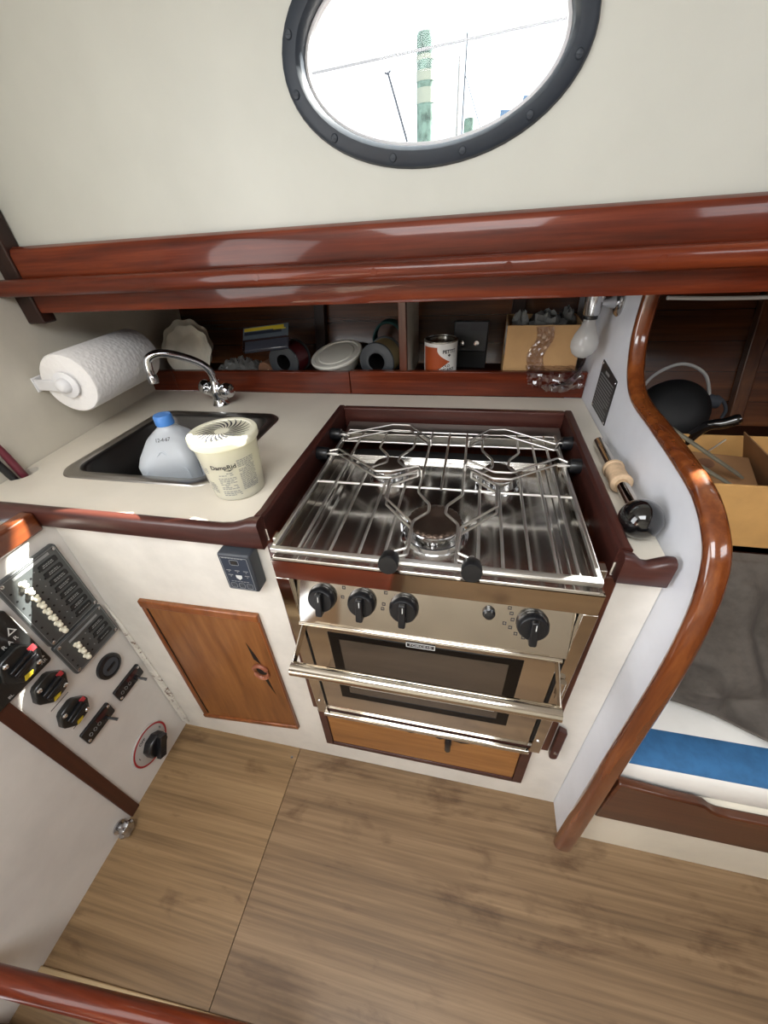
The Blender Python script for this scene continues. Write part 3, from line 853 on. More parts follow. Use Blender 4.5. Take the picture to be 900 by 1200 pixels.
# ------------------------------------------------------------------ water jug in the sink
jx, jy, jz = 0.118, 0.300, CZ - 0.1535
jug = thing('water_jug', 'translucent plastic water jug with a blue cap standing in the sink', 'jug', (jx, jy, jz))
RZ = Matrix.Translation((jx, jy, jz)) @ Matrix.Rotation(math.radians(24), 4, 'Z')
mb = MB(RZ)
def jr(h, w, r, z, ox=0.0): return [(a + ox, b, z) for a, b in rrect(-w * (0.95 if w > 0.05 else 1), w * (0.95 if w > 0.05 else 1), -h, h, r, 6)]
mb.loft([jr(0.056, 0.056, 0.022, 0.0), jr(0.066, 0.066, 0.024, 0.006), jr(0.068, 0.068, 0.026, 0.05), jr(0.072, 0.072, 0.026, 0.128), jr(0.0725, 0.0725, 0.028, 0.146),
         jr(0.066, 0.068, 0.032, 0.164, 0.003), jr(0.046, 0.050, 0.034, 0.194, 0.008), jr(0.030, 0.032, 0.0285, 0.211, 0.011), jr(0.0195, 0.0195, 0.019, 0.222, 0.013), jr(0.0185, 0.0185, 0.018, 0.236, 0.013)], True, True)
obj('bottle', mb, M['jug'], jug, angle=70)
mb = MB(RZ)                                      # moulded pentagon ridges on the two near faces
mb.tube(fillet([(-0.052, -0.0695, 0.02), (-0.052, -0.0735, 0.128), (-0.002, -0.056, 0.183), (0.048, -0.0735, 0.128), (0.048, -0.0695, 0.02)], 0.008), 0.0024, 6)
mb.tube(fillet([(0.0695, -0.05, 0.02), (0.0735, -0.05, 0.128), (0.060, 0.0, 0.183), (0.0735, 0.05, 0.128), (0.0695, 0.05, 0.02)], 0.008), 0.0024, 6)
obj('moulded_ridge', mb, M['jug'], jug)
mb = MB(RZ); n = 36
rings = []
for r, h in [(0.0215, 0.226), (0.022, 0.228), (0.0215, 0.248), (0.0195, 0.2505), (0.010, 0.2508)]:
    rings.append([(0.013 + math.cos(2 * PI * j / n) * r * (0.97 if j % 2 and h < 0.249 else 1), math.sin(2 * PI * j / n) * r * (0.97 if j % 2 and h < 0.249 else 1), h) for j in range(n)])
mb.loft(rings); obj('cap', mb, M['blue_cap'], jug, angle=50)
def jugwrite(u, v, d):
    z = 0.202 + v; k = (0.211 - z) / 0.017
    return RZ @ Vector((u + 0.006, -(0.0305 + 0.0165 * k) - 0.0006 - d, z))
lettering('12-4-67', 0.0095, jugwrite, M['print_dark'], jug, name='handwriting', sx=1.15)

# ------------------------------------------------------------------ absorber tub on the worktop
tx, ty, tz = 0.392, 0.160, CZ
tub = thing('absorber_tub', 'translucent white plastic tub with a slotted cream lid, on the worktop beside the sink', 'tub', (tx, ty, tz))
mb = MB()
mb.lathe([(0.048, 0.0004), (0.0515, 0.003), (0.0525, 0.010), (0.0605, 0.112), (0.063, 0.116), (0.063, 0.122), (0.060, 0.122), (0.0575, 0.112), (0.0500, 0.008), (0.01, 0.005)], (tx, ty, tz), (0, 0, 1), 48, True, True)
obj('pot', mb, M['tub'], tub, angle=40)
mb = MB(); mb.lathe([(0.0485, 0.0055), (0.052, 0.040), (0.03, 0.046), (0.001, 0.044)], (tx, ty, tz), (0, 0, 1), 32)
obj('crystals', mb, M['can_white'], tub)
mb = MB()
mb.lathe([(0.0655, 0.117), (0.0668, 0.119), (0.0668, 0.130), (0.065, 0.1325), (0.0575, 0.1325), (0.056, 0.1300), (0.006, 0.1315), (0.001, 0.1315)], (tx, ty, tz), (0, 0, 1), 48, False, True)
lid = obj('lid', mb, M['tub_lid'], tub, angle=35)
mb = MB()                                        # swirl of slots
for i in range(22):
    a0 = 2 * PI * i / 22; P0 = []
    for k in range(7):
        f = k / 6; r = 0.014 + 0.040 * f; a = a0 + 0.75 * f
        P0.append((r, a, 0.0006 + 0.0016 * math.sin(PI * f)))
    L_ = [(tx + (r) * math.cos(a) - w * math.sin(a), ty + r * math.sin(a) + w * math.cos(a), tz + 0.1322) for r, a, w in P0]
    R_ = [(tx + (r) * math.cos(a) + w * math.sin(a), ty + r * math.sin(a) - w * math.cos(a), tz + 0.1322) for r, a, w in P0]
    for k in range(6): mb.add([L_[k], R_[k], R_[k + 1], L_[k + 1]], [(0, 1, 2, 3)])
obj('vent_slot', mb, M['print_dark'], lid)
def tubmap(ang0):
    def fn(u, v, d):
        r = 0.0525 + (v - 0.010) * (0.008 / 0.102) + 0.0006 + d
        a = ang0 + u / 0.056
        return (tx + r * math.cos(a), ty + r * math.sin(a), tz + v)
    return fn
A0 = math.radians(-72)
fm = tubmap(A0)
mb = MB()                                        # printed label: rows of small print, too small to read
random.seed(3)
def bars(mb, fm, u0, u1, v0, v1, row, fill=0.9, hh=0.5):
    v = v1
    while v > v0:
        u = u0
        while u < u1 - 0.002:
            w = random.uniform(0.0025, 0.008); w = min(w, u1 - u)
            if random.random() < fill:
                seg = max(1, int(w / 0.003))
                for k in range(seg):
                    a, b = u + w * k / seg, u + w * (k + 1) / seg
                    mb.add([fm(a, v - row * hh, 0), fm(b, v - row * hh, 0), fm(b, v, 0), fm(a, v, 0)], [(0, 1, 2, 3)])
            u += w + 0.0012
        v -= row
bars(mb, fm, -0.016, 0.018, 0.030, 0.058, 0.0036)
obj('label_print', mb, M['print_dim'], tub); mb = MB()
bars(mb, fm, -0.013, 0.014, 0.062, 0.069, 0.0042)
obj('label_print', mb, M['print_dim'], tub); mb = MB()
bars(mb, fm, -0.017, 0.020, 0.016, 0.026, 0.0042)
obj('label_print', mb, M['print_dim'], tub); mb = MB()
bars(mb, fm, 0.026, 0.060, 0.026, 0.092, 0.0033)
obj('label_print', mb, M['print_dim'], tub); mb = MB()
bars(mb, fm, -0.046, -0.028, 0.022, 0.046, 0.0045)
obj('label_print', mb, M['print_dim'], tub); mb = MB()
bars(mb, fm, -0.048, -0.034, 0.068, 0.078, 0.0045)
obj('label_print', mb, M['print_dim'], tub); mb = MB()
lettering('DampRid', 0.0125, lambda u, v, d: fm(u, v + 0.082, d), M['print_dark'], tub, bold=0.0003)
mb = MB()
mb.add([fm(u, v, 0.0) for u, v in ((0.002, 0.0745), (0.010, 0.0725), (0.019, 0.0775), (0.010, 0.0755))], [(0, 1, 2, 3)])
obj('print_swoosh', mb, M['print_dark'], tub)

# ------------------------------------------------------------------ paper towel on its wall bracket
ax0, ax1 = Vector((-0.132, 0.332, 1.044)), Vector((-0.158, 0.606, 1.044))
ad = (ax1 - ax0).normalized()
roll = thing('paper_towel_roll', 'roll of white quilted paper towel on a wall bracket above the sink', 'paper towel', (-0.145, 0.47, 0.97))
mb = MB(); L = (ax1 - ax0).length
n = 64; rings = []
u_, w_ = frame_for(ad)
for r, h in [(0.020, 0.004), (0.020, 0.0), (0.070, 0.0), (0.0728, 0.004), (0.0728, L - 0.004), (0.070, L), (0.020, L), (0.020, L - 0.004)]:
    rings.append([ax0 + ad * h + (u_ * math.cos(2 * PI * j / n) + w_ * math.sin(2 * PI * j / n)) * r for j in range(n)])
mb.loft(rings, False, False)
obj('paper', mb, M['paper'], roll, angle=50)
mb = MB(); mb.lathe([(0.0198, 0.001), (0.0198, L - 0.001), (0.0175, L - 0.001), (0.0175, 0.001)], ax0, ad, 32, False, False)
obj('core', mb, M['cardboard'], roll)
br = thing('towel_bracket', 'white plastic paper towel bracket with a domed end, fixed to the left wall', 'towel holder', (-0.21, 0.41, 1.06))
mb = MB()
wy = ax0.y - 0.014
mb.hexa([(WX(wy) + 0.001, wy, 1.030), (ax0.x - 0.02, wy - 0.002, 1.028), (ax0.x - 0.02, wy + 0.006, 1.028), (WX(wy) + 0.001, wy + 0.008, 1.030),
         (WX(wy) + 0.001, wy, 1.058), (ax0.x - 0.02, wy - 0.002, 1.056), (ax0.x - 0.02, wy + 0.006, 1.056), (WX(wy) + 0.001, wy + 0.008, 1.058)])
obj('arm', mb, M['white_plastic'], br, bevel=0.003)
mb = MB(); wy2 = ax1.y + 0.004
mb.hexa([(WX(wy2) + 0.001, wy2, 1.030), (ax1.x - 0.0, wy2, 1.028), (ax1.x - 0.0, wy2 + 0.008, 1.028), (WX(wy2) + 0.001, wy2 + 0.008, 1.030),
         (WX(wy2) + 0.001, wy2, 1.058), (ax1.x - 0.0, wy2, 1.056), (ax1.x - 0.0, wy2 + 0.008, 1.056), (WX(wy2) + 0.001, wy2 + 0.008, 1.058)])
mb.hexa([(WX(wy) + 0.0005, wy - 0.004, 1.026), (WX(wy) + 0.005, wy - 0.004, 1.026), (WX(wy2) + 0.005, wy2 + 0.01, 1.026), (WX(wy2) + 0.0005, wy2 + 0.01, 1.026),
         (WX(wy) + 0.0005, wy - 0.004, 1.062), (WX(wy) + 0.005, wy - 0.004, 1.062), (WX(wy2) + 0.005, wy2 + 0.01, 1.062), (WX(wy2) + 0.0005, wy2 + 0.01, 1.062)])
obj('back_plate', mb, M['white_plastic'], br, bevel=0.002)
mb = MB(); mb.lathe([(0.030, -0.004), (0.032, -0.008), (0.032, -0.011), (0.026, -0.013), (0.019, -0.0145), (0.018, -0.020), (0.014, -0.027), (0.006, -0.030)], ax0, ad, 32)
mb.lathe([(0.016, -0.004), (0.016, 0.03)], ax0, ad, 24)
obj('end_cap', mb, M['white_plastic'], br, angle=50)

# ------------------------------------------------------------------ knives in the slot
for nm, m, p, q, r, lb in (('knife_handle', 'plum', (-0.183, 0.154, 0.83), (-0.192, 0.142, 0.965), 0.0085, 'plum-coloured handle standing in the slot of the worktop'),
                           ('knife_handle', 'black', (-0.186, 0.137, 0.83), (-0.193, 0.118, 0.95), 0.008, 'black handle beside the plum one in the worktop slot')):
    mb = MB(); mb.tube([Vector(p).lerp(Vector(q), k / 5) for k in range(6)], [r * 0.85, r * 0.9, r, r * 1.05, r, r * 0.8], 12)
    tag(obj(nm, mb, M[m], angle=50), lb, 'knife', 'handles in the worktop slot')

# ------------------------------------------------------------------ gas control box on the cabinet front
cb = thing('gas_control_box', 'small slate-grey control box with three square buttons on the white cabinet front', 'control panel', (0.45, 0.02, 0.755))
cx0, cx1, cz0, cz1, cd = 0.4165, 0.4835, 0.752, 0.846, 0.034
mb = MB(); FB(mb, cx0, cx1, cz0, cz1, 0.0005, cd); obj('case', mb, M['slate_plastic'], cb, bevel=0.004)
ff = lambda u, v, d: F(u, v, cd + 0.0004 + d)
mb = MB(); mb.prism(rrect(cx0 + 0.004, cx1 - 0.004, cz0 + 0.004, cz1 - 0.005, 0.003), ff, 0, 0.0003); obj('face_label', mb, M['navy_face'], cb)
def frame2(mb, x0, x1, z0, z1, w, fm, d=0.0006, r=0.002):
    mb.plate(rrect(x0, x1, z0, z1, r, 3), [rrect(x0 + w, x1 - w, z0 + w, z1 - w, r * 0.7, 3)[::-1]], fm, d - 0.0003, d)
mb = MB()
frame2(mb, cx0 + 0.0055, cx1 - 0.0055, cz0 + 0.0055, cz1 - 0.0065, 0.001, ff)
frame2(mb, 0.4395, 0.4585, 0.8205, 0.8335, 0.0008, ff, 0.0006, 0.003)
for x in (0.433, 0.450, 0.467): frame2(mb, x - 0.0065, x + 0.0065, 0.7605, 0.7735, 0.0008, ff, 0.0006, 0.003)
for x, z in ((0.432, 0.806), (0.450, 0.806), (0.468, 0.806), (0.433, 0.794), (0.468, 0.794)):
    mb.prism([(x - 0.005, z), (x + 0.005, z), (x + 0.005, z + 0.0016), (x - 0.005, z + 0.0016)], ff, 0.0003, 0.0006)
    mb.prism([(x - 0.001, z - 0.004), (x + 0.001, z - 0.004), (x + 0.001, z - 0.002), (x - 0.001, z - 0.002)], ff, 0.0003, 0.0006)
for x0, x1, z in ((0.426, 0.474, 0.837), (0.430, 0.470, 0.7775)):
    x = x0
    while x < x1 - 0.004:
        mb.prism([(x, z), (x + 0.005, z), (x + 0.005, z + 0.0014), (x, z + 0.0014)], ff, 0.0003, 0.0006); x += 0.0065
obj('face_print', mb, M['print_dim'], cb)
mb = MB()
mb.prism([(0.4435, 0.795), (0.4565, 0.795), (0.4560, 0.788), (0.450, 0.783), (0.4440, 0.788)], ff, 0.0003, 0.0007); obj('shield_mark', mb, M['print'], cb)
mb = MB(); mb.prism(rrect(0.4425, 0.4555, 0.8225, 0.8315, 0.001), ff, 0.0003, 0.0007); obj('display', mb, M['black_gloss'], cb)
for x in (0.433, 0.450, 0.467):
    mb = MB(); mb.prism(rrect(x - 0.004, x + 0.004, 0.763, 0.771, 0.001), ff, 0.0003, 0.0012); obj('button', mb, M['slate_plastic'], cb)

# ================================================================== SWITCH PANEL on the companionway side
def slab(mb, y0, y1, z0, z1, d, r=0.006, d0=0.0005): mb.prism(rrect(y0, y1, z0, z1, r, 4), PN, d0, d)
def breaker(y0, y1, z0, z1, rows, zt, zb, label):
    t = thing('breaker_panel', label, 'switch panel', (0.0, (y0 + y1) / 2, z0), 'black breaker panels')
    D = 0.011
    mb = MB(); slab(mb, y0, y1, z0, z1, D); obj('plate', mb, M['panel_black'], t, bevel=0.002)
    pf = lambda u, v, d: PN(u, v, D + 0.0002 + d)
    mb = MB(); frame2(mb, y0 + 0.004, y1 - 0.004, z0 + 0.004, z1 - 0.004, 0.0008, pf, 0.0004, 0.005)
    obj('border_line', mb, M['print_dim'], t)
    mb = MB(); mb.prism([(y0 + 0.030, zt - 0.0035 + 0.018), (y1 - 0.021, zt - 0.0035 + 0.018), (y1 - 0.021, zt + 0.0025 + 0.018), (y0 + 0.030, zt + 0.0025 + 0.018)], pf, 0, 0.0005)
    obj('title_strip', mb, M['print_dim'], t)
    for yy, zz in ((y0 + 0.009, z0 + 0.009), (y1 - 0.008, z0 + 0.009), (y0 + 0.009, z1 - 0.009), (y1 - 0.008, z1 - 0.009)):
        mb = MB(); mb.lathe([(0.0042, 0), (0.0042, 0.001), (0.0028, 0.0018), (0.001, 0.0012)], PN(yy, zz, D), (1, 0, 0), 14); obj('screw', mb, M['old_chrome'], t)
    dots = MB(); leds = MB()
    for i in range(rows):
        z = zt + (zb - zt) * i / (rows - 1)
        mb = MB(); slab(mb, y1 - 0.054, y1 - 0.013, z - 0.0068, z + 0.0068, D + 0.0016, 0.003, D)
        tg = obj('name_tag', mb, M['tag_black'], t)
        mb = MB()
        u = y1 - 0.049
        two = i < rows - 1
        for v in ((0.001, -0.003) if two else (-0.001,)):
            u = y1 - 0.049 + random.uniform(0, 0.006); e = y1 - 0.018 - random.uniform(0, 0.008)
            while u < e:
                w = random.uniform(0.003, 0.006)
                mb.add([PN(u, z + v, D + 0.002), PN(min(u + w, e), z + v, D + 0.002), PN(min(u + w, e), z + v + 0.0022, D + 0.002), PN(u, z + v + 0.0022, D + 0.002)], [(0, 1, 2, 3)])
                u += w + 0.0011
        obj('tag_print', mb, M['print_dim'], tg)
        # toggle: socket, ivory lever with a notched tip
        mb = MB(); mb.lathe([(0.0055, 0), (0.0055, 0.0015), (0.004, 0.0025)], PN(y0 + 0.036, z, D), (1, 0, 0), 14)
        mb.T = None
        c = Vector(PN(y0 + 0.036, z, D))
        mb.tube([c, c + Vector((0.004, 0.0, -0.001)), c + Vector((0.009, 0.0, -0.003))], [0.0034, 0.0042, 0.0056], 10)
        mb.ball(c + Vector((0.009, 0.0, -0.003)), 0.0060, 12)
        mb.ball(c + Vector((0.007, 0.0045, 0.0030)), 0.0034, 10)
        obj('toggle', mb, M['toggle'], t, angle=60)
        for yy in (y0 + 0.012, y0 + 0.055, y0 + 0.075):
            dots.lathe([(0.0023, 0), (0.0023, 0.0006)], PN(yy, z - 0.004, D), (1, 0, 0), 10)
        leds.lathe([(0.0013, 0), (0.0013, 0.0012)], PN(y0 + 0.066, z + 0.003, D), (1, 0, 0), 8)
    obj('fuse_hole', dots, M['black_matte'], t)
    obj('indicator', leds, M['print_dim'], t)
    return t
random.seed(11)
breaker(-0.124, 0.006, 0.6215, 0.8145, 8, 0.786, 0.641, 'large charcoal breaker panel with eight ivory toggles on the companionway side')
breaker(-0.124, 0.006, 0.5155, 0.6180, 3, 0.583, 0.540, 'small charcoal breaker panel with three ivory toggles, below the large one')

# round gauge / socket cover
g = thing('round_cover', 'round black socket cover on the white panel below the small breaker panel', 'socket', (0, -0.062, 0.425))
mb = MB(); mb.lathe([(0.033, 0.0005), (0.033, 0.008), (0.028, 0.011), (0.0245, 0.011), (0.024, 0.0085), (0.001, 0.0085)], PN(-0.062, 0.451), (1, 0, 0), 36); obj('bezel', mb, M['black'], g)
mb = MB(); mb.lathe([(0.0225, 0.0087), (0.0225, 0.0098), (0.001, 0.0098)], PN(-0.062, 0.451), (1, 0, 0), 32); obj('flap', mb, M['slate_plastic'], g)
mb = MB(); mb.prism([(-0.075, 0.4475), (-0.049, 0.4475), (-0.049, 0.4545), (-0.075, 0.4545)], PN, 0.0099, 0.0115); obj('grip', mb, M['black'], g)

# float-switch plates: two long narrow ones
def pump_plate(y0, y1, z0, z1, label):
    t = thing('pump_switch', label, 'switch', (0, (y0 + y1) / 2, z0), 'narrow pump switches')
    mb = MB(); slab(mb, y0, y1, z0, z1, 0.008, 0.005); obj('plate', mb, M['black'], t, bevel=0.0015)
    for yy in (y0 + 0.006, y1 - 0.006):
        mb = MB(); mb.lathe([(0.0042, 0), (0.0040, 0.001), (0.002, 0.002)], PN(yy, (z0 + z1) / 2 + (0.012 if yy > (y0 + y1) / 2 else -0.012), 0.008), (1, 0, 0), 14); obj('screw', mb, M['chrome'], t)
    zc = (z0 + z1) / 2
    mb = MB(); mb.prism([(y0 + 0.040, zc + 0.004), (y1 - 0.012, zc + 0.004), (y1 - 0.012, zc + 0.016), (y0 + 0.040, zc + 0.016)], PN, 0.0082, 0.0092); obj('red_lens', mb, base_mat_dark_red, t)
    mb = MB(); mb.lathe([(0.0065, 0), (0.0065, 0.004), (0.004, 0.005)], PN(y1 - 0.024, zc - 0.010, 0.008), (1, 0, 0), 14)
    c = Vector(PN(y1 - 0.024, zc - 0.010, 0.012)); mb.tube([c, c + Vector((0.012, 0.003, -0.006)), c + Vector((0.020, 0.005, -0.011))], [0.0026, 0.0032, 0.0040], 10); obj('toggle', mb, M['black'], t)
    mb = MB()
    for k in range(3): mb.tube([PN(y0 + 0.016 + 0.013 * k + 0.004 * math.cos(a), zc - 0.002 + 0.005 * math.sin(a), 0.0082) for a in [2 * PI * i / 14 for i in range(14)]], 0.0005, 5, True)
    obj('print_rings', mb, M['print_dim'], t)
    mb = MB(); mb.prism([(y0 + 0.02, z0 - 0.007), (y1 - 0.018, z0 - 0.007), (y1 - 0.018, z0 - 0.0045), (y0 + 0.02, z0 - 0.0045)], PN, 0.0004, 0.0008); obj('label_strip', mb, M['print_dim'], t)
base_mat_dark_red = base_mat('dark_red_lens', (58, 20, 20), 0.3)
pump_plate(-0.096, -0.008, 0.3345, 0.3775, 'narrow black pump switch plate nearer the cabinet corner on the white panel')
pump_plate(-0.203, -0.118, 0.3325, 0.3765, 'narrow black pump switch plate below the hexagonal switches, farther from the corner')

# hexagonal battery switches
def hex_switch(y, z, s, label, D0=0.0005):
    t = thing('battery_switch', label, 'switch', (D0, y, z - s), 'hexagonal battery switches')
    hx = []
    for i in range(6):
        a = math.radians(60 * i + 8)
        for da in (-7, 7):
            aa = a + math.radians(da); hx.append((y + s * math.cos(aa), z + s * math.sin(aa)))
    mb = MB(); mb.prism(hx, PN, D0, D0 + 0.016); obj('housing', mb, M['hexblack'], t, bevel=0.0025)
    D = D0 + 0.016
    mb = MB()                                     # raised grip bar across the face
    mb.T = Matrix.Translation((D + 0.0005, y, z)) @ Matrix.Rotation(math.radians(8), 4, 'X')
    for k in (-1, 0, 1): mb.box(0, 0.007 if k else 0.010, -s * 0.62, s * 0.62, k * 0.0085 - 0.0034, k * 0.0085 + 0.0034)
    obj('grip_bar', mb, M['black'], t, bevel=0.0012)
    for dy, dz in ((-0.52, 0.58), (0.50, -0.60)):
        mb = MB(); mb.lathe([(0.0055, 0), (0.0055, 0.002), (0.0035, 0.004), (0.0015, 0.0035)], PN(y + dy * s, z + dz * s, D), (1, 0, 0), 16); obj('screw', mb, M['chrome'], t)
    mb = MB(); mb.prism([(y + 0.52 * s, z + 0.18 * s), (y + 0.86 * s, z + 0.18 * s), (y + 0.86 * s, z + 0.5 * s), (y + 0.52 * s, z + 0.5 * s)], PN, D + 0.0002, D + 0.0022); obj('red_tab', mb, M['red'], t)
    mb = MB(); mb.prism([(y - 0.42 * s, z - 0.84 * s), (y - 0.02 * s, z - 0.84 * s), (y + 0.12 * s, z - 0.66 * s), (y - 0.30 * s, z - 0.58 * s)], PN, D + 0.0002, D + 0.0016); obj('yellow_tab', mb, M['yellow'], t)
hex_switch(-0.174, 0.551, 0.036, 'hexagonal black battery switch directly below the big black plate')
hex_switch(-0.178, 0.449, 0.035, 'hexagonal black battery switch second down, beside the narrow pump plate')
# the big plate with its own selector
bp = thing('selector_plate', 'large black selector plate with triangle marks at the left edge of the photo', 'switch panel', (0, -0.20, 0.598))
mb = MB(); slab(mb, -0.262, -0.136, 0.5995, 0.768, 0.010, 0.008); obj('plate', mb, M['hexblack'], bp, bevel=0.002)
pf = lambda u, v, d: PN(u, v, 0.0102 + d)
def tri(mb, y, z, s):
    o_ = [(y - s, z - s * 0.8), (y + s, z - s * 0.8), (y, z + s)]; k = 0.55
    i_ = [(y - s * k, z - s * 0.55), (y + s * k, z - s * 0.55), (y, z + s * 0.55)]
    mb.plate(o_, [i_[::-1]], pf, 0, 0.0004)
mb = MB(); tri(mb, -0.152, 0.722, 0.009); tri(mb, -0.150, 0.628, 0.008); tri(mb, -0.212, 0.740, 0.008); obj('triangle_mark', mb, M['print'], bp)
lettering('R A R', 0.013, lambda u, v, d: pf(u - 0.166, v + 0.702, d), M['print'], bp)
lettering('AR', 0.011, lambda u, v, d: pf(u - 0.150, v + 0.613, d), M['print'], bp)
lettering('BL', 0.009, lambda u, v, d: pf(u - 0.226, v + 0.609, d), M['print'], bp)
mb = MB(); mb.lathe([(0.005, 0), (0.004, 0.003), (0.001, 0.003)], PN(-0.215, 0.755, 0.0102), (1, 0, 0), 14); obj('red_lamp', mb, M['red'], bp)
hex_switch(-0.182, 0.658, 0.040, 'hexagonal battery switch mounted on the big black selector plate', 0.0108)
# handwritten label slips beside the lower switches
for y0, y1, z in ((-0.205, -0.150, 0.4945), (-0.203, -0.150, 0.405)):
    mb = MB(); mb.prism([(y0, z - 0.004), (y1, z - 0.004), (y1, z + 0.004), (y0, z + 0.004)], PN, 0.0004, 0.0008)
    s_ = tag(obj('label_slip', mb, M['panel_white']), 'thin white label slip under the %s hexagonal battery switch' % ('second' if z > 0.45 else 'lowest'), 'label')
    k = MB(); k.prism([(y0 + 0.004, z - 0.0012), (y1 - 0.006, z - 0.0012), (y1 - 0.006, z + 0.0008), (y0 + 0.004, z + 0.0008)], PN, 0.0009, 0.0011); obj('print_line', k, M['print_dark'], s_)

# rotary battery isolator with its red ring
rt = thing('rotary_isolator', 'round battery isolator with a red-ringed plate and black rotary knob low on the white panel', 'switch', (0, -0.112, 0.06))
rc = (-0.113, 0.117)
mb = MB(); mb.lathe([(0.063, 0.0005), (0.063, 0.005), (0.061, 0.006), (0.001, 0.006)], PN(*rc), (1, 0, 0), 48); obj('dial_plate', mb, M['grey_plate'], rt)
mb = MB(); mb.lathe([(0.0565, 0.0061), (0.0565, 0.0066), (0.0615, 0.0066), (0.0615, 0.0061)], PN(*rc), (1, 0, 0), 48, False, False); obj('red_ring', mb, M['red_print'], rt)
rf = lambda y, z: (lambda u, v, d: PN(y + u, z + v, 0.0062 + d))
lettering('OFF', 0.013, rf(rc[0] - 0.012, rc[1] + 0.040), M['print_dark'], rt, bold=0.0004)
lettering('1', 0.012, rf(rc[0] - 0.044, rc[1] + 0.004), M['print_dark'], rt, bold=0.0004)
lettering('2', 0.012, rf(rc[0] + 0.046, rc[1] + 0.010), M['print_dark'], rt, bold=0.0004)
mb = MB(); mb.T = Matrix.Translation((0.0065, rc[0] + 0.004, rc[1] - 0.004))
k8 = [(0.036 * math.cos(math.radians(45 * i + 22)), 0.036 * math.sin(math.radians(45 * i + 22))) for i in range(8)]
mb.loft([[(d, a * s, b * s) for a, b in k8] for d, s in ((0.0, 1.0), (0.020, 1.0), (0.026, 0.9))])
obj('knob_base', mb, M['black'], rt, bevel=0.002)
mb = MB(); mb.T = Matrix.Translation((0.033, rc[0] + 0.004, rc[1] - 0.004)) @ Matrix.Rotation(math.radians(-32), 4, 'X')
mb.box(0, 0.014, -0.012, 0.012, -0.034, 0.034)
for i in range(7): mb.box(0.0141, 0.0155, -0.010, 0.010, -0.032 + i * 0.0045, -0.030 + i * 0.0045)
obj('knob_grip', mb, M['black'], rt, bevel=0.002)

# chrome door stop at the floor
ds = thing('door_stop', 'small lobed chrome door stop on the white panel at floor level', 'door stop', (0.0, -0.292, 0.0))
mb = MB(); c0 = Vector((0.0006, -0.292, 0.028)); mb.lathe([(0.018, 0), (0.018, 0.004), (0.010, 0.007), (0.009, 0.018)], c0, (1, 0, 0), 24); obj('base', mb, M['old_chrome'], ds)
mb = MB(); n = 36; rings = []
for r, h in [(0.012, 0.017), (0.019, 0.020), (0.0205, 0.027), (0.018, 0.034), (0.008, 0.037)]:
    rings.append([c0 + Vector((h, math.cos(2 * PI * j / n) * r * (1 + 0.13 * math.cos(6 * 2 * PI * j / n)), math.sin(2 * PI * j / n) * r * (1 + 0.13 * math.cos(6 * 2 * PI * j / n)))) for j in range(n)])
mb.loft(rings); obj('lobed_knob', mb, M['old_chrome'], ds, angle=50)
# ================================================================== STOVE
st = thing('gimballed_stove', 'stainless three-burner stove with oven, wire pan grid and black knobs, hung in the galley recess', 'stove', (0.812, 0.22, 0.345))
FY = -0.03                                       # front plane of the stove
# case: sides, back, underside
mb = MB()
mb.box(0.556, 0.561, -0.016, 0.46, 0.362, 0.83); mb.box(1.062, 1.067, -0.016, 0.46, 0.362, 0.83)
mb.box(0.556, 1.067, 0.455, 0.46, 0.362, 0.83); mb.box(0.556, 1.067, -0.016, 0.46, 0.357, 0.362)
obj('case', mb, M['steel_brushed'], st)
# front pillars
for a, b in ((0.5475, 0.5735), (1.0515, 1.0735)):
    mb = MB(); mb.box(a, b, FY, -0.017, 0.348, 0.8315); obj('front_pillar', mb, M['steel'], st, bevel=0.001)
    mb = MB(); mb.lathe([(0.0042, 0), (0.0042, 0.001), (0.0025, 0.0022)], ((a + b) / 2 - 0.002, FY - 0.0002, 0.405), (0, -1, 0), 14); obj('screw', mb, M['chrome'], st)
# hob pan: apron, sides, floor
X0, X1 = 0.5495, 1.0715
mb = MB()
mb.box(X0, X1, FY, FY + 0.002, 0.833, 0.876)                                 # front apron
mb.hexa([(X0, FY, 0.874), (X1, FY, 0.874), (X1, FY + 0.006, 0.874), (X0, FY + 0.006, 0.874), (X0, FY, 0.8765), (X1, FY, 0.8765), (X1, FY + 0.006, 0.8765), (X0, FY + 0.006, 0.8765)])
mb.box(X0, X0 + 0.002, FY + 0.002, 0.47, 0.833, 0.8765); mb.box(X1 - 0.002, X1, FY + 0.002, 0.47, 0.833, 0.8765)
obj('apron', mb, M['steel'], st)
mb = MB()
mb.box(X0 + 0.002, X1 - 0.002, FY + 0.004, 0.392, 0.836, 0.839)
mb.hexa([(X0 + 0.002, 0.392, 0.836), (X1 - 0.002, 0.392, 0.836), (X1 - 0.002, 0.394, 0.836), (X0 + 0.002, 0.394, 0.836), (X0 + 0.002, 0.392, 0.850), (X1 - 0.002, 0.392, 0.850), (X1 - 0.002, 0.394, 0.850), (X0 + 0.002, 0.394, 0.850)])
for xa, xb in ((X0 + 0.002, X0 + 0.030), (X1 - 0.030, X1 - 0.002)):          # stepped side ledges
    mb.box(xa, xb, FY + 0.006, 0.392, 0.839, 0.850)
for xa in (X0 + 0.030, X1 - 0.042):
    mb.box(xa, xa + 0.012, FY + 0.008, 0.392, 0.839, 0.8445)
obj('hob_pan', mb, M['pan_steel'], st, bevel=0.001)
mb = MB(); mb.box(X0 + 0.028, X1 - 0.028, 0.396, 0.458, 0.832, 0.8335); obj('vent_gap', mb, M['black_matte'], st)
mb = MB(); mb.hexa([(0.533, 0.462, 0.850), (1.085, 0.462, 0.850), (1.085, 0.522, 0.850), (0.533, 0.522, 0.850), (0.533, 0.466, 0.876), (1.085, 0.466, 0.876), (1.085, 0.522, 0.884), (0.533, 0.522, 0.884)])
obj('back_shelf', mb, M['steel_brushed'], st, bevel=0.002)
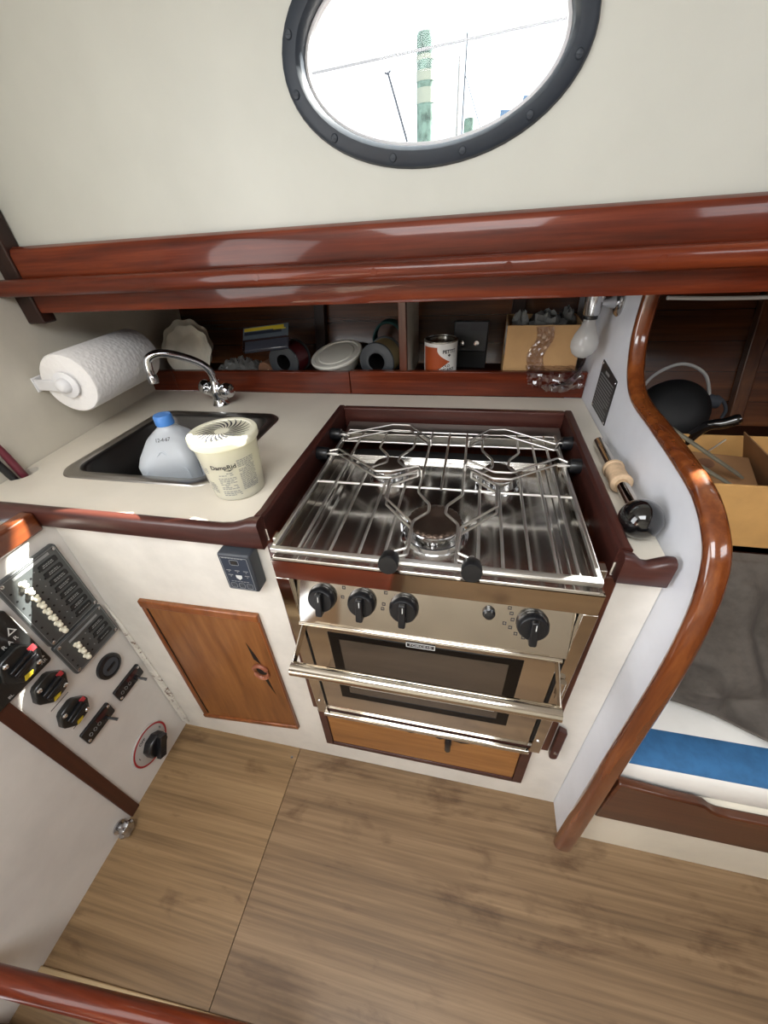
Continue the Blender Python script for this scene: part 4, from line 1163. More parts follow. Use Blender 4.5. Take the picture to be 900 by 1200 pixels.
# burners
def burner(x, y, s):
    mb = MB()
    mb.lathe([(0.060 * s, 0), (0.060 * s, 0.0015), (0.055 * s, 0.004), (0.052 * s, 0.005), (0.0475 * s, 0.023), (0.046 * s, 0.0255)], (x, y, 0.8392), (0, 0, 1), 40, True, True)
    b = obj('burner', mb, M['chrome'], st, angle=40)
    mb = MB(); n = 96; rings = []
    for r, h, tooth in [(0.0445, 0.0256, 0), (0.0465, 0.0275, 1), (0.0470, 0.0298, 1), (0.0445, 0.0318, 0), (0.034, 0.0300, 0), (0.018, 0.0270, 0), (0.010, 0.0264, 0), (0.001, 0.0264, 0)]:
        rings.append([(x + math.cos(2 * PI * j / n) * r * s * (1 - (0.06 if tooth and j % 4 < 1 else 0)), y + math.sin(2 * PI * j / n) * r * s * (1 - (0.06 if tooth and j % 4 < 1 else 0)), 0.8392 + h) for j in range(n)])
    mb.loft(rings, True, True); obj('burner_cap', mb, M['burner_cap'], b, angle=50)
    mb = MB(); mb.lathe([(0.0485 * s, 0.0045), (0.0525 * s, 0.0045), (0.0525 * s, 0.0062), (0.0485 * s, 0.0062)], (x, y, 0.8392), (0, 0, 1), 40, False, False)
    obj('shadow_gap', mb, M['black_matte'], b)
    mb = MB(); mb.cyl((x - 0.058 * s, y - 0.005, 0.8392), (x - 0.058 * s, y - 0.005, 0.862), 0.0022, n=8); obj('igniter_pin', mb, M['old_chrome'], b)
burner(0.812, 0.122, 1.08); burner(0.686, 0.318, 0.78); burner(0.934, 0.312, 0.80)
# pan grid
GZ2 = 0.884
mb = MB()
mb.box(0.5435, 1.0695, -0.0165, -0.0065, GZ2 - 0.006, GZ2 + 0.004)            # flat front rail
mb.box(0.5435, 0.5505, -0.0065, 0.470, GZ2 - 0.006, GZ2 + 0.004)
mb.box(1.0625, 1.0695, -0.0065, 0.470, GZ2 - 0.006, GZ2 + 0.004)
obj('grid_frame', mb, M['wire'], st, bevel=0.0015)
WR = 0.0028
def gbar(path, r=WR, name='grid_bar', mat='wire', f=0.006):
    m = MB(); m.tube(fillet([Vector(p) if len(p) == 3 else Vector((p[0], p[1], GZ2)) for p in path], f, 3), r, 8)
    return obj(name, m, M[mat], st, angle=60)
for y in (0.214, 0.410): gbar([(0.5505, y, GZ2 - 0.004), (1.0625, y, GZ2 - 0.004)])
gbar([(0.5505, 0.466), (1.0625, 0.466)])
for x in (0.592, 0.648, 0.698, 0.741, 0.892, 0.930, 0.971, 1.010, 1.040):
    gbar([(x, -0.008), (x, 0.21)] if x in (0.741, 0.892) else ([(x, -0.008), (x, 0.466)] if x in (0.592, 1.010, 1.040) else [(x, -0.008), (x, 0.214)]))
gbar([(0.816, 0.205), (0.816, 0.462)])
gbar([(0.772, 0.464), (0.772, 0.19), (0.799, 0.151), (0.800, 0.127), (0.775, 0.097), (0.773, -0.008)])
gbar([(0.859, 0.464), (0.859, 0.19), (0.832, 0.151), (0.831, 0.127), (0.856, 0.097), (0.858, -0.008)])
gbar([(0.653, 0.464), (0.653, 0.372), (0.681, 0.335), (0.684, 0.305), (0.650, 0.275), (0.648, 0.214)])
gbar([(0.733, 0.464), (0.734, 0.378), (0.709, 0.333), (0.709, 0.310), (0.735, 0.280), (0.736, 0.214)])
gbar([(0.896, 0.464), (0.896, 0.380), (0.918, 0.340), (0.918, 0.306), (0.893, 0.276), (0.893, 0.214)])
gbar([(0.978, 0.464), (0.977, 0.375), (0.955, 0.342), (0.951, 0.310), (0.973, 0.276), (0.972, 0.214)])
# pan-holder clamps: two stacked bent wires that close on a pan, each with its black screw knob
def clamp(knob, kd, pts):
    kd = Vector(kd).normalized(); k = Vector((knob[0], knob[1], 0.893))
    up = [Vector((x, y, 0.905)) for x, y in pts]; lo = [Vector((x, y, 0.8895)) for x, y in pts[::-1]]
    a = k - kd * 0.004
    mb = MB(); mb.tube(fillet([a + Vector((0, 0, 0.008))] + up + lo + [a - Vector((0, 0, 0.003))], 0.0035, 3), 0.0024, 8)
    mb.cyl(k - kd * 0.022, k + kd * 0.001, 0.004, n=12)
    c = obj('pan_clamp', mb, M['wire'], st, angle=60)
    mb = MB(); mb.lathe([(0.0135, 0.0), (0.0150, 0.003), (0.0162, 0.024), (0.0150, 0.027), (0.002, 0.0272)], k, kd, 28); obj('clamp_knob', mb, M['knob'], c, angle=40)
clamp((0.5410, 0.418), (-1, 0, 0), [(0.565, 0.400), (0.668, 0.463), (0.716, 0.461), (0.776, 0.382)])
clamp((0.5410, 0.314), (-1, 0, 0), [(0.567, 0.318), (0.676, 0.229), (0.710, 0.231), (0.764, 0.259), (0.772, 0.240)])
clamp((1.0725, 0.418), (1, 0, 0), [(1.054, 0.388), (0.951, 0.455), (0.910, 0.452), (0.864, 0.385)])
clamp((1.0725, 0.314), (1, 0, 0), [(1.050, 0.323), (0.953, 0.252), (0.918, 0.252), (0.864, 0.295), (0.860, 0.274)])
clamp((0.755, -0.012), (0, -1, 0.22), [(0.779, 0.000), (0.778, 0.065), (0.717, 0.134), (0.712, 0.200), (0.764, 0.243)])
clamp((0.882, -0.010), (0, -1, 0.22), [(0.860, 0.000), (0.861, 0.063), (0.923, 0.133), (0.923, 0.200), (0.874, 0.250)])
# small hinge lugs at the grid's front corners
for x in (0.541, 1.0755):
    mb = MB(); mb.box(x - 0.006, x + 0.006, 0.012, 0.030, 0.868, 0.886); obj('grid_lug', mb, M['steel_brushed'], st, bevel=0.0015)
# control fascia, leaning back under the pan's apron
TF = math.atan(0.26)
FT = Matrix.Translation((0, -0.0335, 0.7195)) @ Matrix.Rotation(-TF, 4, 'X')   # local: x across, -y out of the face, z up it
FH = 0.1125 / math.cos(TF)
mb = MB(FT); mb.box(0.574, 1.051, 0.0, 0.004, 0.0, FH)
fas = obj('control_fascia', mb, M['steel'], st)
def knob(x, v):
    mb = MB(FT); mb.lathe([(0.0255, 0.0), (0.0262, 0.003), (0.0240, 0.0125), (0.0215, 0.0150), (0.001, 0.0152)], (x, -0.0002, v), (0, -1, 0), 32)
    k = obj('control_knob', mb, M['knob'], st, angle=35)
    mb = MB(FT); mb.prism(rrect(x - 0.0062, x + 0.0062, v - 0.0265, v + 0.0205, 0.0035), lambda a, b, d: (a, -d, b), 0.010, 0.0255); obj('pointer_grip', mb, M['knob'], k, bevel=0.0015)
    mb = MB(FT); mb.prism([(x + 0.0005, v + 0.006), (x + 0.0018, v + 0.006), (x + 0.0018, v + 0.017), (x + 0.0005, v + 0.017)], lambda a, b, d: (a, -d, b), 0.0257, 0.0260); obj('pointer_line', mb, M['print'], k)
for x in (0.6235, 0.6985, 0.7745, 0.9890): knob(x, 0.062)
mb = MB(FT); mb.lathe([(0.0105, 0), (0.0105, 0.004), (0.008, 0.006), (0.0075, 0.010), (0.002, 0.011)], (0.918, -0.0002, 0.074), (0, -1, 0), 20); obj('igniter_button', mb, M['black'], st, angle=40)
mb = MB()
fsf = lambda u, v, d: FT @ Vector((u, -0.0002 - d, (v - 0.7195) * 1.02))
for x, z in ((0.665, 0.806), (0.662, 0.786), (0.742, 0.806), (0.738, 0.782), (0.736, 0.772), (0.950, 0.806), (0.954, 0.796), (0.945, 0.775), (0.955, 0.768), (0.965, 0.757), (0.978, 0.751), (0.957, 0.784)):
    mb = MB(); mb.plate([(x - 0.003, z - 0.003), (x + 0.003, z - 0.003), (x + 0.003, z + 0.003), (x - 0.003, z + 0.003)], [[(x - 0.0018, z - 0.0018), (x - 0.0018, z + 0.0018), (x + 0.0018, z + 0.0018), (x + 0.0018, z - 0.0018)]], fsf, 0, 0.0003)
    obj('dial_mark', mb, M['print_dark'], fas)
# oven door, a little ajar at the top of its frame
mb = MB()
DX0, DX1, DZ0, DZ1 = 0.578, 1.044, 0.372, 0.716
wn = (0.6225, 0.9885, 0.447, 0.690)
mb.plate([(DX0, DZ0), (DX1, DZ0), (DX1, DZ1), (DX0, DZ1)], [[(wn[0], wn[2]), (wn[0], wn[3]), (wn[1], wn[3]), (wn[1], wn[2])]], XZ, -0.0285, -0.0165)
od = obj('oven_door', mb, M['steel'], st, bevel=0.0012)
mb = MB(); mb.plate([(wn[0], wn[2]), (wn[1], wn[2]), (wn[1], wn[3]), (wn[0], wn[3])], [[(0.6435, 0.468), (0.6435, 0.672), (0.9655, 0.672), (0.9655, 0.468)]], XZ, -0.0295, -0.020)
wf = obj('window_border', mb, M['oven_black'], od)
mb = MB(); mb.box(0.6435, 0.9655, -0.0288, -0.022, 0.468, 0.672); obj('window_glass', mb, M['oven_glass'], od)
mb = MB(); mb.tube([(0.650, -0.0305, 0.516), (0.958, -0.0305, 0.516)], 0.0018, 6); mb.tube([(0.650, -0.0305, 0.502), (0.958, -0.0305, 0.502)], 0.0012, 6)
obj('rack_line', mb, M['wire'], od)
# rolled top edge and the frame that carries the handle
mb = MB(); mb.tube([(0.571, -0.031, 0.7115), (1.046, -0.031, 0.7115)], 0.0062, 12); obj('rolled_edge', mb, M['steel'], od)
mb = MB(); mb.tube([(0.576, -0.105, 0.674), (1.042, -0.105, 0.674)], 0.0128, 24); hb = obj('handle_bar', mb, M['steel'], od, angle=50)
for x in (0.5775, 1.0405):
    mb = MB(); mb.hexa([(x - 0.0012, -0.105, 0.664), (x + 0.0012, -0.105, 0.664), (x + 0.0012, -0.030, 0.690), (x - 0.0012, -0.030, 0.690), (x - 0.0012, -0.105, 0.684), (x + 0.0012, -0.105, 0.684), (x + 0.0012, -0.030, 0.716), (x - 0.0012, -0.030, 0.716)])
    obj('handle_bracket', mb, M['steel'], od, bevel=0.0005)
mb = MB()                                        # dark slots where the hinge arms pass
mb.box(0.5742, 0.5770, -0.0290, -0.018, 0.40, 0.66); obj('hinge_slot', mb, M['black_matte'], st); mb = MB(); mb.box(1.0450, 1.0508, -0.0290, -0.018, 0.40, 0.70)
obj('hinge_slot', mb, M['black_matte'], st)
mb = MB(); mb.box(0.566, 1.049, -0.040, -0.029, 0.352, 0.366); obj('bottom_rail', mb, M['steel'], st, bevel=0.003)
mb = MB(); mb.cyl((1.0600, -0.036, 0.600), (1.0600, -0.036, 0.655), 0.0055, n=14); obj('side_catch', mb, M['steel'], st)
mb = MB(); mb.cyl((1.0640, -0.03, 0.628), (1.0640, -0.0365, 0.628), 0.004, n=10); obj('catch_pin', mb, M['chrome'], st)
# badge
bz, bx_ = 0.7005, 0.806
bf = lambda u, v, d: (bx_ + u, -0.0376 - d, bz + v)
mb = MB(); mb.box(bx_ - 0.027, bx_ + 0.027, -0.0374, -0.0295, bz - 0.0072, bz + 0.0072); bd = obj('badge', mb, M['black'], od, bevel=0.0006)
mb = MB(); mb.plate([(-0.0265, -0.0068), (0.0265, -0.0068), (0.0265, 0.0068), (-0.0265, 0.0068)], [[(-0.0250, -0.0053), (-0.0250, 0.0053), (0.0250, 0.0053), (0.0250, -0.0053)]], bf, 0, 0.0003); obj('badge_border', mb, M['print'], bd)
lettering('FORCE10', 0.0088, bf, M['print'], bd, sx=1.12)
# gimbal pivots that hang the stove from the recess
for x0, x1 in ((0.5140, 0.5490), (1.0720, 1.0945)):
    mb = MB(); mb.cyl((x0, 0.24, 0.80), (x1, 0.24, 0.80), 0.011, n=16); obj('gimbal_pivot', mb, M['steel_brushed'], st)

# ================================================================== THINGS ON THE LOCKER SHELF
SZ = 0.9152
def place(loc, rx=0, ry=0, rz=0):
    return Matrix.Translation(loc) @ Matrix.Rotation(math.radians(rz), 4, 'Z') @ Matrix.Rotation(math.radians(rx), 4, 'X') @ Matrix.Rotation(math.radians(ry), 4, 'Y')
# stack of scalloped paper dishes leaning back
def dish(loc, r, rx, rz, name, label):
    T = place(loc, rx, 0, rz); mb = MB(T); n = 80; rings = []
    for f, h in [(0.02, 0.0), (0.55, 0.0), (0.72, 0.001), (0.80, 0.006), (0.93, 0.014), (1.0, 0.017), (1.0, 0.0195), (0.92, 0.0165), (0.79, 0.0085), (0.71, 0.0035), (0.55, 0.0025), (0.02, 0.0025)]:
        k = 0.035 if f > 0.75 else 0.0
        rings.append([(math.cos(2 * PI * j / n) * r * f * (1 + k * math.cos(10 * 2 * PI * j / n)), math.sin(2 * PI * j / n) * r * f * (1 + k * math.cos(10 * 2 * PI * j / n)), h + k * 0.03 * math.cos(10 * 2 * PI * j / n + 1.2)) for j in range(n)])
    mb.loft(rings, True, True)
    return tag(obj(name, mb, M['dish'], angle=60), label, 'dish', 'scalloped dishes on the locker shelf')
dish((-0.144, 0.838, SZ + 0.089), 0.090, 68, 12, 'paper_dish', 'off-white scalloped paper dish leaning at the back of the stack in the locker')
dish((-0.122, 0.808, SZ + 0.082), 0.083, 68, 8, 'paper_dish', 'off-white scalloped paper dish in front, showing its flat face, beside the tap spout')
# crumpled clear bag lying along the shelf
random.seed(5)
def crumple(mb, x0, x1, y0, y1, z0, hgt, nu=26, nv=14, amp=0.012, seed=1):
    rnd = random.Random(seed); J = {}
    def fn(u, v):
        key = (round(u * nu), round(v * nv))
        if key not in J: J[key] = (rnd.uniform(-1, 1), rnd.uniform(-1, 1), rnd.uniform(-1, 1))
        a, b, c = J[key]
        e = math.sin(PI * min(max(u, 0), 1)) ** 0.5 * math.sin(PI * v) ** 0.6
        return (x0 + (x1 - x0) * u + a * amp * 0.6, y0 + (y1 - y0) * v + b * amp * 0.6, z0 + 0.001 + max(0.0, e * hgt * (0.75 + 0.25 * c)))
    mb.grid(nu, nv, fn)
mb = MB(); crumple(mb, -0.055, 0.135, 0.785, 0.90, SZ, 0.060, seed=4)
tag(obj('plastic_bag', mb, M['bag'], angle=20), 'crumpled clear grey plastic bag lying on the shelf right of the paper dishes', 'bag')
mb = MB(); crumple(mb, -0.205, -0.075, 0.758, 0.782, SZ, 0.032, 16, 8, 0.004, seed=9)
tag(obj('paper_wrap', mb, M['dish'], angle=20), 'small cream paper wrapping on the shelf below the paper dishes', 'wrapping')
# cork float
t = thing('cork_float', 'short brown cork cylinder with a pale cord, between the bag and the red cable spool', 'float', (0.168, 0.80, SZ))
mb = MB(); mb.lathe([(0.024, 0), (0.027, 0.003), (0.027, 0.055), (0.024, 0.058)], (0.163, 0.779, SZ + 0.0275), (0.12, 1, 0), 24); obj('cork', mb, M['cork'], t, angle=40)
mb = MB(); mb.tube(smooth_path([(0.137, 0.776, SZ + 0.010), (0.149, 0.773, SZ + 0.006), (0.165, 0.775, SZ + 0.014), (0.179, 0.776, SZ + 0.032)], 4), 0.0022, 6); obj('cord', mb, M['leather'], t)
# cable spools
def spool(c, d, r, L, core, mat, label):
    t = thing('cable_spool', label, 'spool', (c[0], c[1], SZ), 'cable spools on the locker shelf')
    c = Vector(c); d = Vector(d).normalized()
    fl = 0.007
    for o in (c, c + d * (L - fl)):
        mb = MB(); mb.lathe([(core, 0), (core + 0.004, -0.001), (r * 0.72, 0.0), (r - 0.002, 0.0), (r, 0.002), (r, fl - 0.001), (r - 0.002, fl), (core, fl)], o, d, 40, False, False); obj('flange', mb, M['spool'], t, angle=40)
    mb = MB(); mb.lathe([(core, 0.001), (core, L - 0.001), (core - 0.002, L - 0.001), (core - 0.002, 0.001)], c, d, 32, False, False); obj('hub', mb, M['black_matte'], t)
    mb = MB(); pr = [(core + 0.001, fl + 0.001)]; n = int((L - 2 * fl) / 0.0056); w = (L - 2 * fl) / n
    for i in range(n):
        for k in range(5):
            f = k / 4
            pr.append((r * 0.86 + 0.0030 * math.sin(PI * f), fl + w * (i + f * 0.98) + 0.0002))
    pr.append((core + 0.001, L - fl - 0.001))
    mb.lathe(pr, c, d, 36, False, False); obj('cable_winding', mb, M[mat], t, angle=60)
spool((0.240, 0.775, SZ + 0.0555), (0.12, 1, 0.0), 0.055, 0.090, 0.025, 'wire_red', 'dark spool of deep red cable, left of the white lidded tub')
spool((0.560, 0.770, SZ + 0.0585), (0.16, 1, 0.0), 0.058, 0.090, 0.027, 'wire_gold', 'spool of brass-coloured cable right of the white lidded tub')
t = thing('cable_coil', 'coil of dark green cable behind the brass-coloured cable spool', 'cable', (0.600, 0.915, SZ))
mb = MB(); 
for k in range(7):
    r = 0.055; mb.tube([(0.572 + r * math.cos(a) * 0.9, 0.905 + 0.007 * k, SZ + 0.092 + r * math.sin(a)) for a in [2 * PI * i / 32 for i in range(32)]], 0.0042, 8, True)
obj('cable_loop', mb, M['wire_teal'], t)
mb = MB(); mb.box(0.530, 0.630, 0.890, 0.955, SZ, SZ + 0.034); obj('cradle', mb, M['black_matte'], t)
mb = MB()
rnd = random.Random(8)
for k in range(5):
    mb.tube(smooth_path([(0.44 + 0.012 * k + rnd.uniform(-.01, .01), 0.88 + rnd.uniform(-.015, .015), SZ + 0.006 + 0.004 * k), (0.47 + rnd.uniform(-.01, .01), 0.90, SZ + 0.035 + 0.006 * k), (0.50 + rnd.uniform(-.01, .01), 0.885, SZ + 0.05 - 0.004 * k), (0.52, 0.90 + rnd.uniform(-.01, .01), SZ + 0.012)], 5), 0.0045, 8)
tag(obj('hose_clips', mb, M['black_gloss']), 'bundle of dark shiny cable in shadow behind the white lidded tub', 'cable')
# white lidded food tub, tipped against the shelf's junk
T = place((0.406, 0.846, SZ + 0.0560), 15, -7, 0)
t = thing('food_tub', 'round white lidded food tub lying tipped between two cable spools', 'tub', (0.425, 0.80, SZ))
mb = MB(T); mb.lathe([(0.060, -0.040), (0.064, -0.036), (0.082, 0.0), (0.083, 0.004), (0.02, 0.004)], (0, 0, 0), (0, 0, 1), 48); obj('pot', mb, M['lid'], t, angle=40)
mb = MB(T); mb.lathe([(0.088, 0.001), (0.0898, 0.004), (0.0898, 0.009), (0.087, 0.012), (0.078, 0.0125), (0.075, 0.009), (0.064, 0.0085), (0.060, 0.0115), (0.001, 0.0125)], (0, 0, 0), (0, 0, 1), 48); obj('lid', mb, M['lid'], t, angle=35)
# blister pack resting on top of the junk
t = thing('blister_pack', 'yellow and blue carded blister pack lying across the bag and the red spool', 'package', (0.224, 0.80, 1.04))
T = place((0.188, 0.785, 1.047), 52, -9, 6); mb = MB(T)
mb.box(-0.084, 0.084, -0.002, 0.040, -0.002, 0.0); obj('card', mb, M['blister'], t, bevel=0.001)
mb = MB(T); mb.box(-0.078, 0.068, 0.026, 0.036, 0.0003, 0.0012); mb.box(0.03, 0.075, 0.022, 0.025, 0.0003, 0.0012); obj('yellow_stripe', mb, M['yellow_card'], t)
mb = MB(T); mb.box(-0.078, 0.060, 0.013, 0.023, 0.0003, 0.0010); obj('blue_stripe', mb, M['navy_face'], t)
mb = MB(T); mb.box(-0.082, 0.082, -0.042, -0.002, -0.012, 0.006); obj('clear_blister', mb, M['film'], t, bevel=0.003)
mb = MB(T); mb.box(-0.081, 0.081, -0.0400, -0.0030, -0.011, -0.008); obj('blister_base', mb, M['blister'], t)
# paint can
cx_, cy_ = 0.758, 0.805
can = thing('paint_can', 'white and burnt-orange paint can without its lid, on the shelf right of the divider', 'can', (cx_, cy_, SZ))
mb = MB(); mb.lathe([(0.0495, 0), (0.0510, 0.002), (0.0505, 0.004), (0.050, 0.005), (0.050, 0.112), (0.0475, 0.1165)], (cx_, cy_, SZ), (0, 0, 1), 48, True, False); obj('body', mb, M['can_white'], can, angle=40)
mb = MB(); mb.lathe([(0.0485, 0.1125), (0.0515, 0.115), (0.0515, 0.1185), (0.0475, 0.120), (0.0465, 0.117), (0.0405, 0.1155), (0.0405, 0.112), (0.001, 0.110)], (cx_, cy_, SZ), (0, 0, 1), 48, False, True); obj('rim', mb, M['tin'], can, angle=40)
CA = math.radians(-72)
cm = lambda u, v, d: (cx_ + (0.0503 + d) * math.cos(CA + u / 0.05), cy_ + (0.0503 + d) * math.sin(CA + u / 0.05), SZ + v)
mb = MB()                                        # orange field with its pointed swoosh
nn = 24
for i in range(nn):
    v0, v1 = 0.012 + 0.092 * i / nn, 0.012 + 0.092 * (i + 1) / nn
    def edge(v):
        m = 0.062
        return -0.022 + 0.040 * max(0.0, 1 - abs(v - m) / 0.034) ** 1.8
    for k in range(10):
        a0, a1 = -0.072, edge(v0); b0, b1 = -0.072, edge(v1)
        mb.add([cm(a0 + (a1 - a0) * k / 10, v0, 0.0002), cm(a0 + (a1 - a0) * (k + 1) / 10, v0, 0.0002), cm(b0 + (b1 - b0) * (k + 1) / 10, v1, 0.0002), cm(b0 + (b1 - b0) * k / 10, v1, 0.0002)], [(0, 1, 2, 3)])
obj('orange_label', mb, M['can_orange'], can)
lettering('PETTIT', 0.0138, lambda u, v, d: cm(u + 0.015, v + 0.091, 0.0003 + d), M['print_dark'], can, bold=0.0004)
lettering('OLD', 0.0095, lambda u, v, d: cm(u + 0.006, v + 0.050, 0.0003 + d), M['print_dark'], can, bold=0.0002, sx=1.2)
lettering("CAPTAIN'S", 0.0115, lambda u, v, d: cm(u + 0.006, v + 0.0395, 0.0003 + d), M['print_dark'], can, bold=0.0003, sx=0.95)
mb = MB(); mb.add([cm(0.015 + a, 0.081 + b, 0.0004) for a, b in ((-0.005, 0), (0, 0.004), (0.005, 0), (0, -0.005))], [(0, 1, 2, 3)]); obj('label_emblem', mb, M['print_dark'], can)
# dark device leaning on the back
t = thing('car_stereo', 'dark boxy device leaning at the back of the locker behind the paint can', 'device', (0.86, 0.93, SZ))
T = place((0.842, 0.905, SZ + 0.0035), -6, 0, -6); mb = MB(T); mb.box(-0.054, 0.054, 0.0, 0.030, 0.050, 0.140); obj('case', mb, M['radio'], t, bevel=0.003)
mb = MB(T); mb.box(-0.054, 0.054, 0.0, 0.030, 0.0, 0.0495); obj('carton', mb, M['black_matte'], t)
mb = MB(T); mb.prism(rrect(-0.046, -0.010, 0.122, 0.132, 0.002), lambda u, v, d: (u, -d, v), 0.0003, 0.0015); mb.prism([(0.0, 0.112), (0.050, 0.112), (0.050, 0.134), (0.0, 0.134)], lambda u, v, d: (u, -d, v), 0.0003, 0.0010); obj('display', mb, M['print_dark'], t)
for x in (-0.026, 0.022):
    mb = MB(T); mb.lathe([(0.009, 0), (0.008, 0.008), (0.001, 0.009)], (x, 0, 0.076), (0, -1, 0), 18); obj('dial', mb, M['old_chrome'], t)
# cardboard box of wadding
kb = thing('cardboard_box', 'open cardboard box of grey wadding on the shelf beside the bulkhead lamp', 'box', (1.04, 0.83, SZ))
T = place((1.046, 0.766, SZ + 0.0006), 0, 0, -1.5); mb = MB(T)
w, dpt, hh, tk = 0.100, 0.165, 0.158, 0.004
mb.plate(rrect(-w, w, 0, dpt, 0.001, 1), [rrect(-w + tk, w - tk, tk, dpt - tk, 0.001, 1)[::-1]], lambda u, v, d: (u, v, d), 0, hh)
mb.box(-w + 0.001, w - 0.001, 0.001, dpt - 0.001, 0.0, tk)
obj('carton', mb, M['cardboard'], kb, bevel=0.0008)
mb = MB(T); mb.hexa([(-w - 0.0008, 0.02, 0.075), (-w - 0.0002, 0.02, 0.075), (-w - 0.0002, 0.09, 0.075), (-w - 0.0008, 0.09, 0.075), (-w - 0.0008, 0.02, 0.152), (-w - 0.0002, 0.02, 0.152), (-w - 0.0002, 0.09, 0.152), (-w - 0.0008, 0.09, 0.152)]); lb = obj('white_label', mb, M['print'], kb)
mb = MB(T)
for k in range(12): mb.box(-w - 0.0012, -w - 0.0009, 0.028 + 0.0046 * k, 0.0292 + 0.0046 * k + 0.0012 * (k % 3), 0.084, 0.100)
mb.box(-w - 0.0012, -w - 0.0009, 0.028, 0.086, 0.0845, 0.0855)
obj('label_print', mb, M['print_dark'], lb)
mb = MB(T)                                       # wrinkled clear tape over the front
rnd = random.Random(21); J = {}
def tp(u, v):
    key = (round(u * 10), round(v * 24))
    if key not in J: J[key] = rnd.uniform(0, 1)
    return (-0.012 + 0.046 * (u - 0.5) + 0.008 * math.sin(v * 9) + 0.010 * (1 - v), -0.0006 - 0.0045 * J[key], 0.155 - 0.150 * v)
mb.grid(10, 24, tp); obj('clear_tape', mb, M['film'], kb, angle=15)
for i, (cx2, cy2, r, s, lb2) in enumerate(((0.010, 0.075, 0.062, 3, ''), (-0.062, 0.07, 0.03, 4, ''), (0.068, 0.11, 0.03, 6, ''))):
    mb = MB(T); rnd = random.Random(s); J2 = {}
    def wf_(u, v):
        key = (round(u * 18) % 18, round(v * 8))
        if key not in J2: J2[key] = rnd.uniform(0.72, 1.15)
        a = 2 * PI * u; k = J2[key]; e = v * PI * 0.5
        return (cx2 + math.cos(a) * r * math.cos(e) * k, cy2 + math.sin(a) * min(r, 0.06) * math.cos(e) * k, 0.118 + math.sin(e) * 0.062 * k)
    mb.grid(18, 8, wf_); obj('wadding', mb, M['grey_rag'], kb, angle=30)
# loose film hanging over the rail under the lamp
mb = MB(); rnd = random.Random(31); J3 = {}
def film(u, v):
    key = (round(u * 20), round(v * 12))
    if key not in J3: J3[key] = (rnd.uniform(-1, 1), rnd.uniform(-1, 1))
    a, b = J3[key]
    x = 1.008 + 0.150 * u; 
    if v < 0.35: f = v / 0.35; return (x, 0.762 - 0.038 * f, 0.9630 + 0.006 * abs(a))
    f = (v - 0.35) / 0.65
    return (x + 0.01 * f + 0.003 * a, 0.722 - 0.006 * abs(b) - 0.022 * f * (0.4 + u * 0.6), 0.9610 - f * (0.030 + 0.020 * math.sin(PI * u)) + 0.003 * a)
mb.grid(20, 12, film)
for k in range(5):
    mb.tube(smooth_path([(1.075 + 0.008 * k, 0.715, 0.925 + 0.003 * k), (1.105 + 0.006 * k, 0.70, 0.935), (1.130 + 0.003 * k, 0.69, 0.965), (1.146, 0.685, 1.000 + 0.004 * k)], 5), 0.003, 6)
tag(obj('clear_film', mb, M['film'], angle=20), 'crumpled sheet of clear plastic film hanging over the shelf rail under the lamp bulb', 'plastic film')

# ================================================================== ON THE BULKHEAD
lp = thing('bulkhead_lamp', 'frosted light bulb hanging from an aged chrome socket on the white bulkhead', 'lamp', (1.14, 0.62, 1.02))
lx, ly = 1.118, 0.615
mb = MB(); mb.lathe([(0.001, 0.0), (0.014, 0.002), (0.024, 0.010), (0.0300, 0.024), (0.0305, 0.036), (0.026, 0.052), (0.0175, 0.068), (0.0140, 0.078), (0.0135, 0.086)], (lx, ly, 1.030), (0, 0, 1), 40, True, True); obj('bulb', mb, M['bulb_glass'], lp, angle=60)
mb = MB(); mb.lathe([(0.0142, 0.086), (0.0155, 0.087), (0.0155, 0.094), (0.0142, 0.095)], (lx, ly, 1.030), (0, 0, 1), 28); obj('collar', mb, M['black'], lp)
mb = MB(); mb.lathe([(0.0165, 0.095), (0.018, 0.097), (0.0215, 0.140), (0.0235, 0.170), (0.0205, 0.186), (0.006, 0.190)], (lx, ly, 1.030), (0, 0, 1), 32); mb.cyl((lx + 0.012, ly, 1.152), (1.164, ly + 0.004, 1.150), 0.012, 0.014, 20); obj('socket', mb, M['old_chrome'], lp, angle=45)
mb = MB(); mb.lathe([(0.031, 0.0), (0.031, 0.003), (0.026, 0.008), (0.015, 0.011)], (BX - 0.0003, ly + 0.005, 1.150), (-1, 0, 0), 28); fl_ = obj('flange', mb, M['old_chrome'], lp, angle=40)
for a in (0.6, 2.7, 4.8):
    mb = MB(); mb.lathe([(0.0035, 0), (0.002, 0.002)], (BX - 0.006, ly + 0.005 + 0.0235 * math.cos(a), 1.150 + 0.0235 * math.sin(a)), (-1, 0, 0), 10); obj('screw', mb, M['chrome'], fl_)

pl = thing('notice_plate', 'small black notice plate with fine white print screwed to the white bulkhead', 'sign', (BX, 0.555, 0.91))
BP = lambda u, v, d: (BX - d, u, v)
mb = MB(); mb.prism([(0.487, 0.9085), (0.621, 0.9085), (0.621, 1.0235), (0.487, 1.0125)], BP, 0.0004, 0.0022); obj('plate', mb, M['tag_black'], pl)
mb = MB(); rnd = random.Random(2)
mb.prism([(0.545, 1.003), (0.578, 1.003), (0.578, 1.009), (0.545, 1.009)], BP, 0.0023, 0.0026)
for k in range(12):
    z = 0.994 - 0.0072 * k; y = 0.612
    ye = 0.497 + (rnd.uniform(0, 0.03) if k in (3, 8, 11) else 0.0)
    while y > ye:
        w = rnd.uniform(0.003, 0.009)
        mb.prism([(max(y - w, ye), z), (y, z), (y, z + 0.0022), (max(y - w, ye), z + 0.0022)], BP, 0.0023, 0.0025); y -= w + 0.0015
obj('fine_print', mb, M['print_dim'], pl)
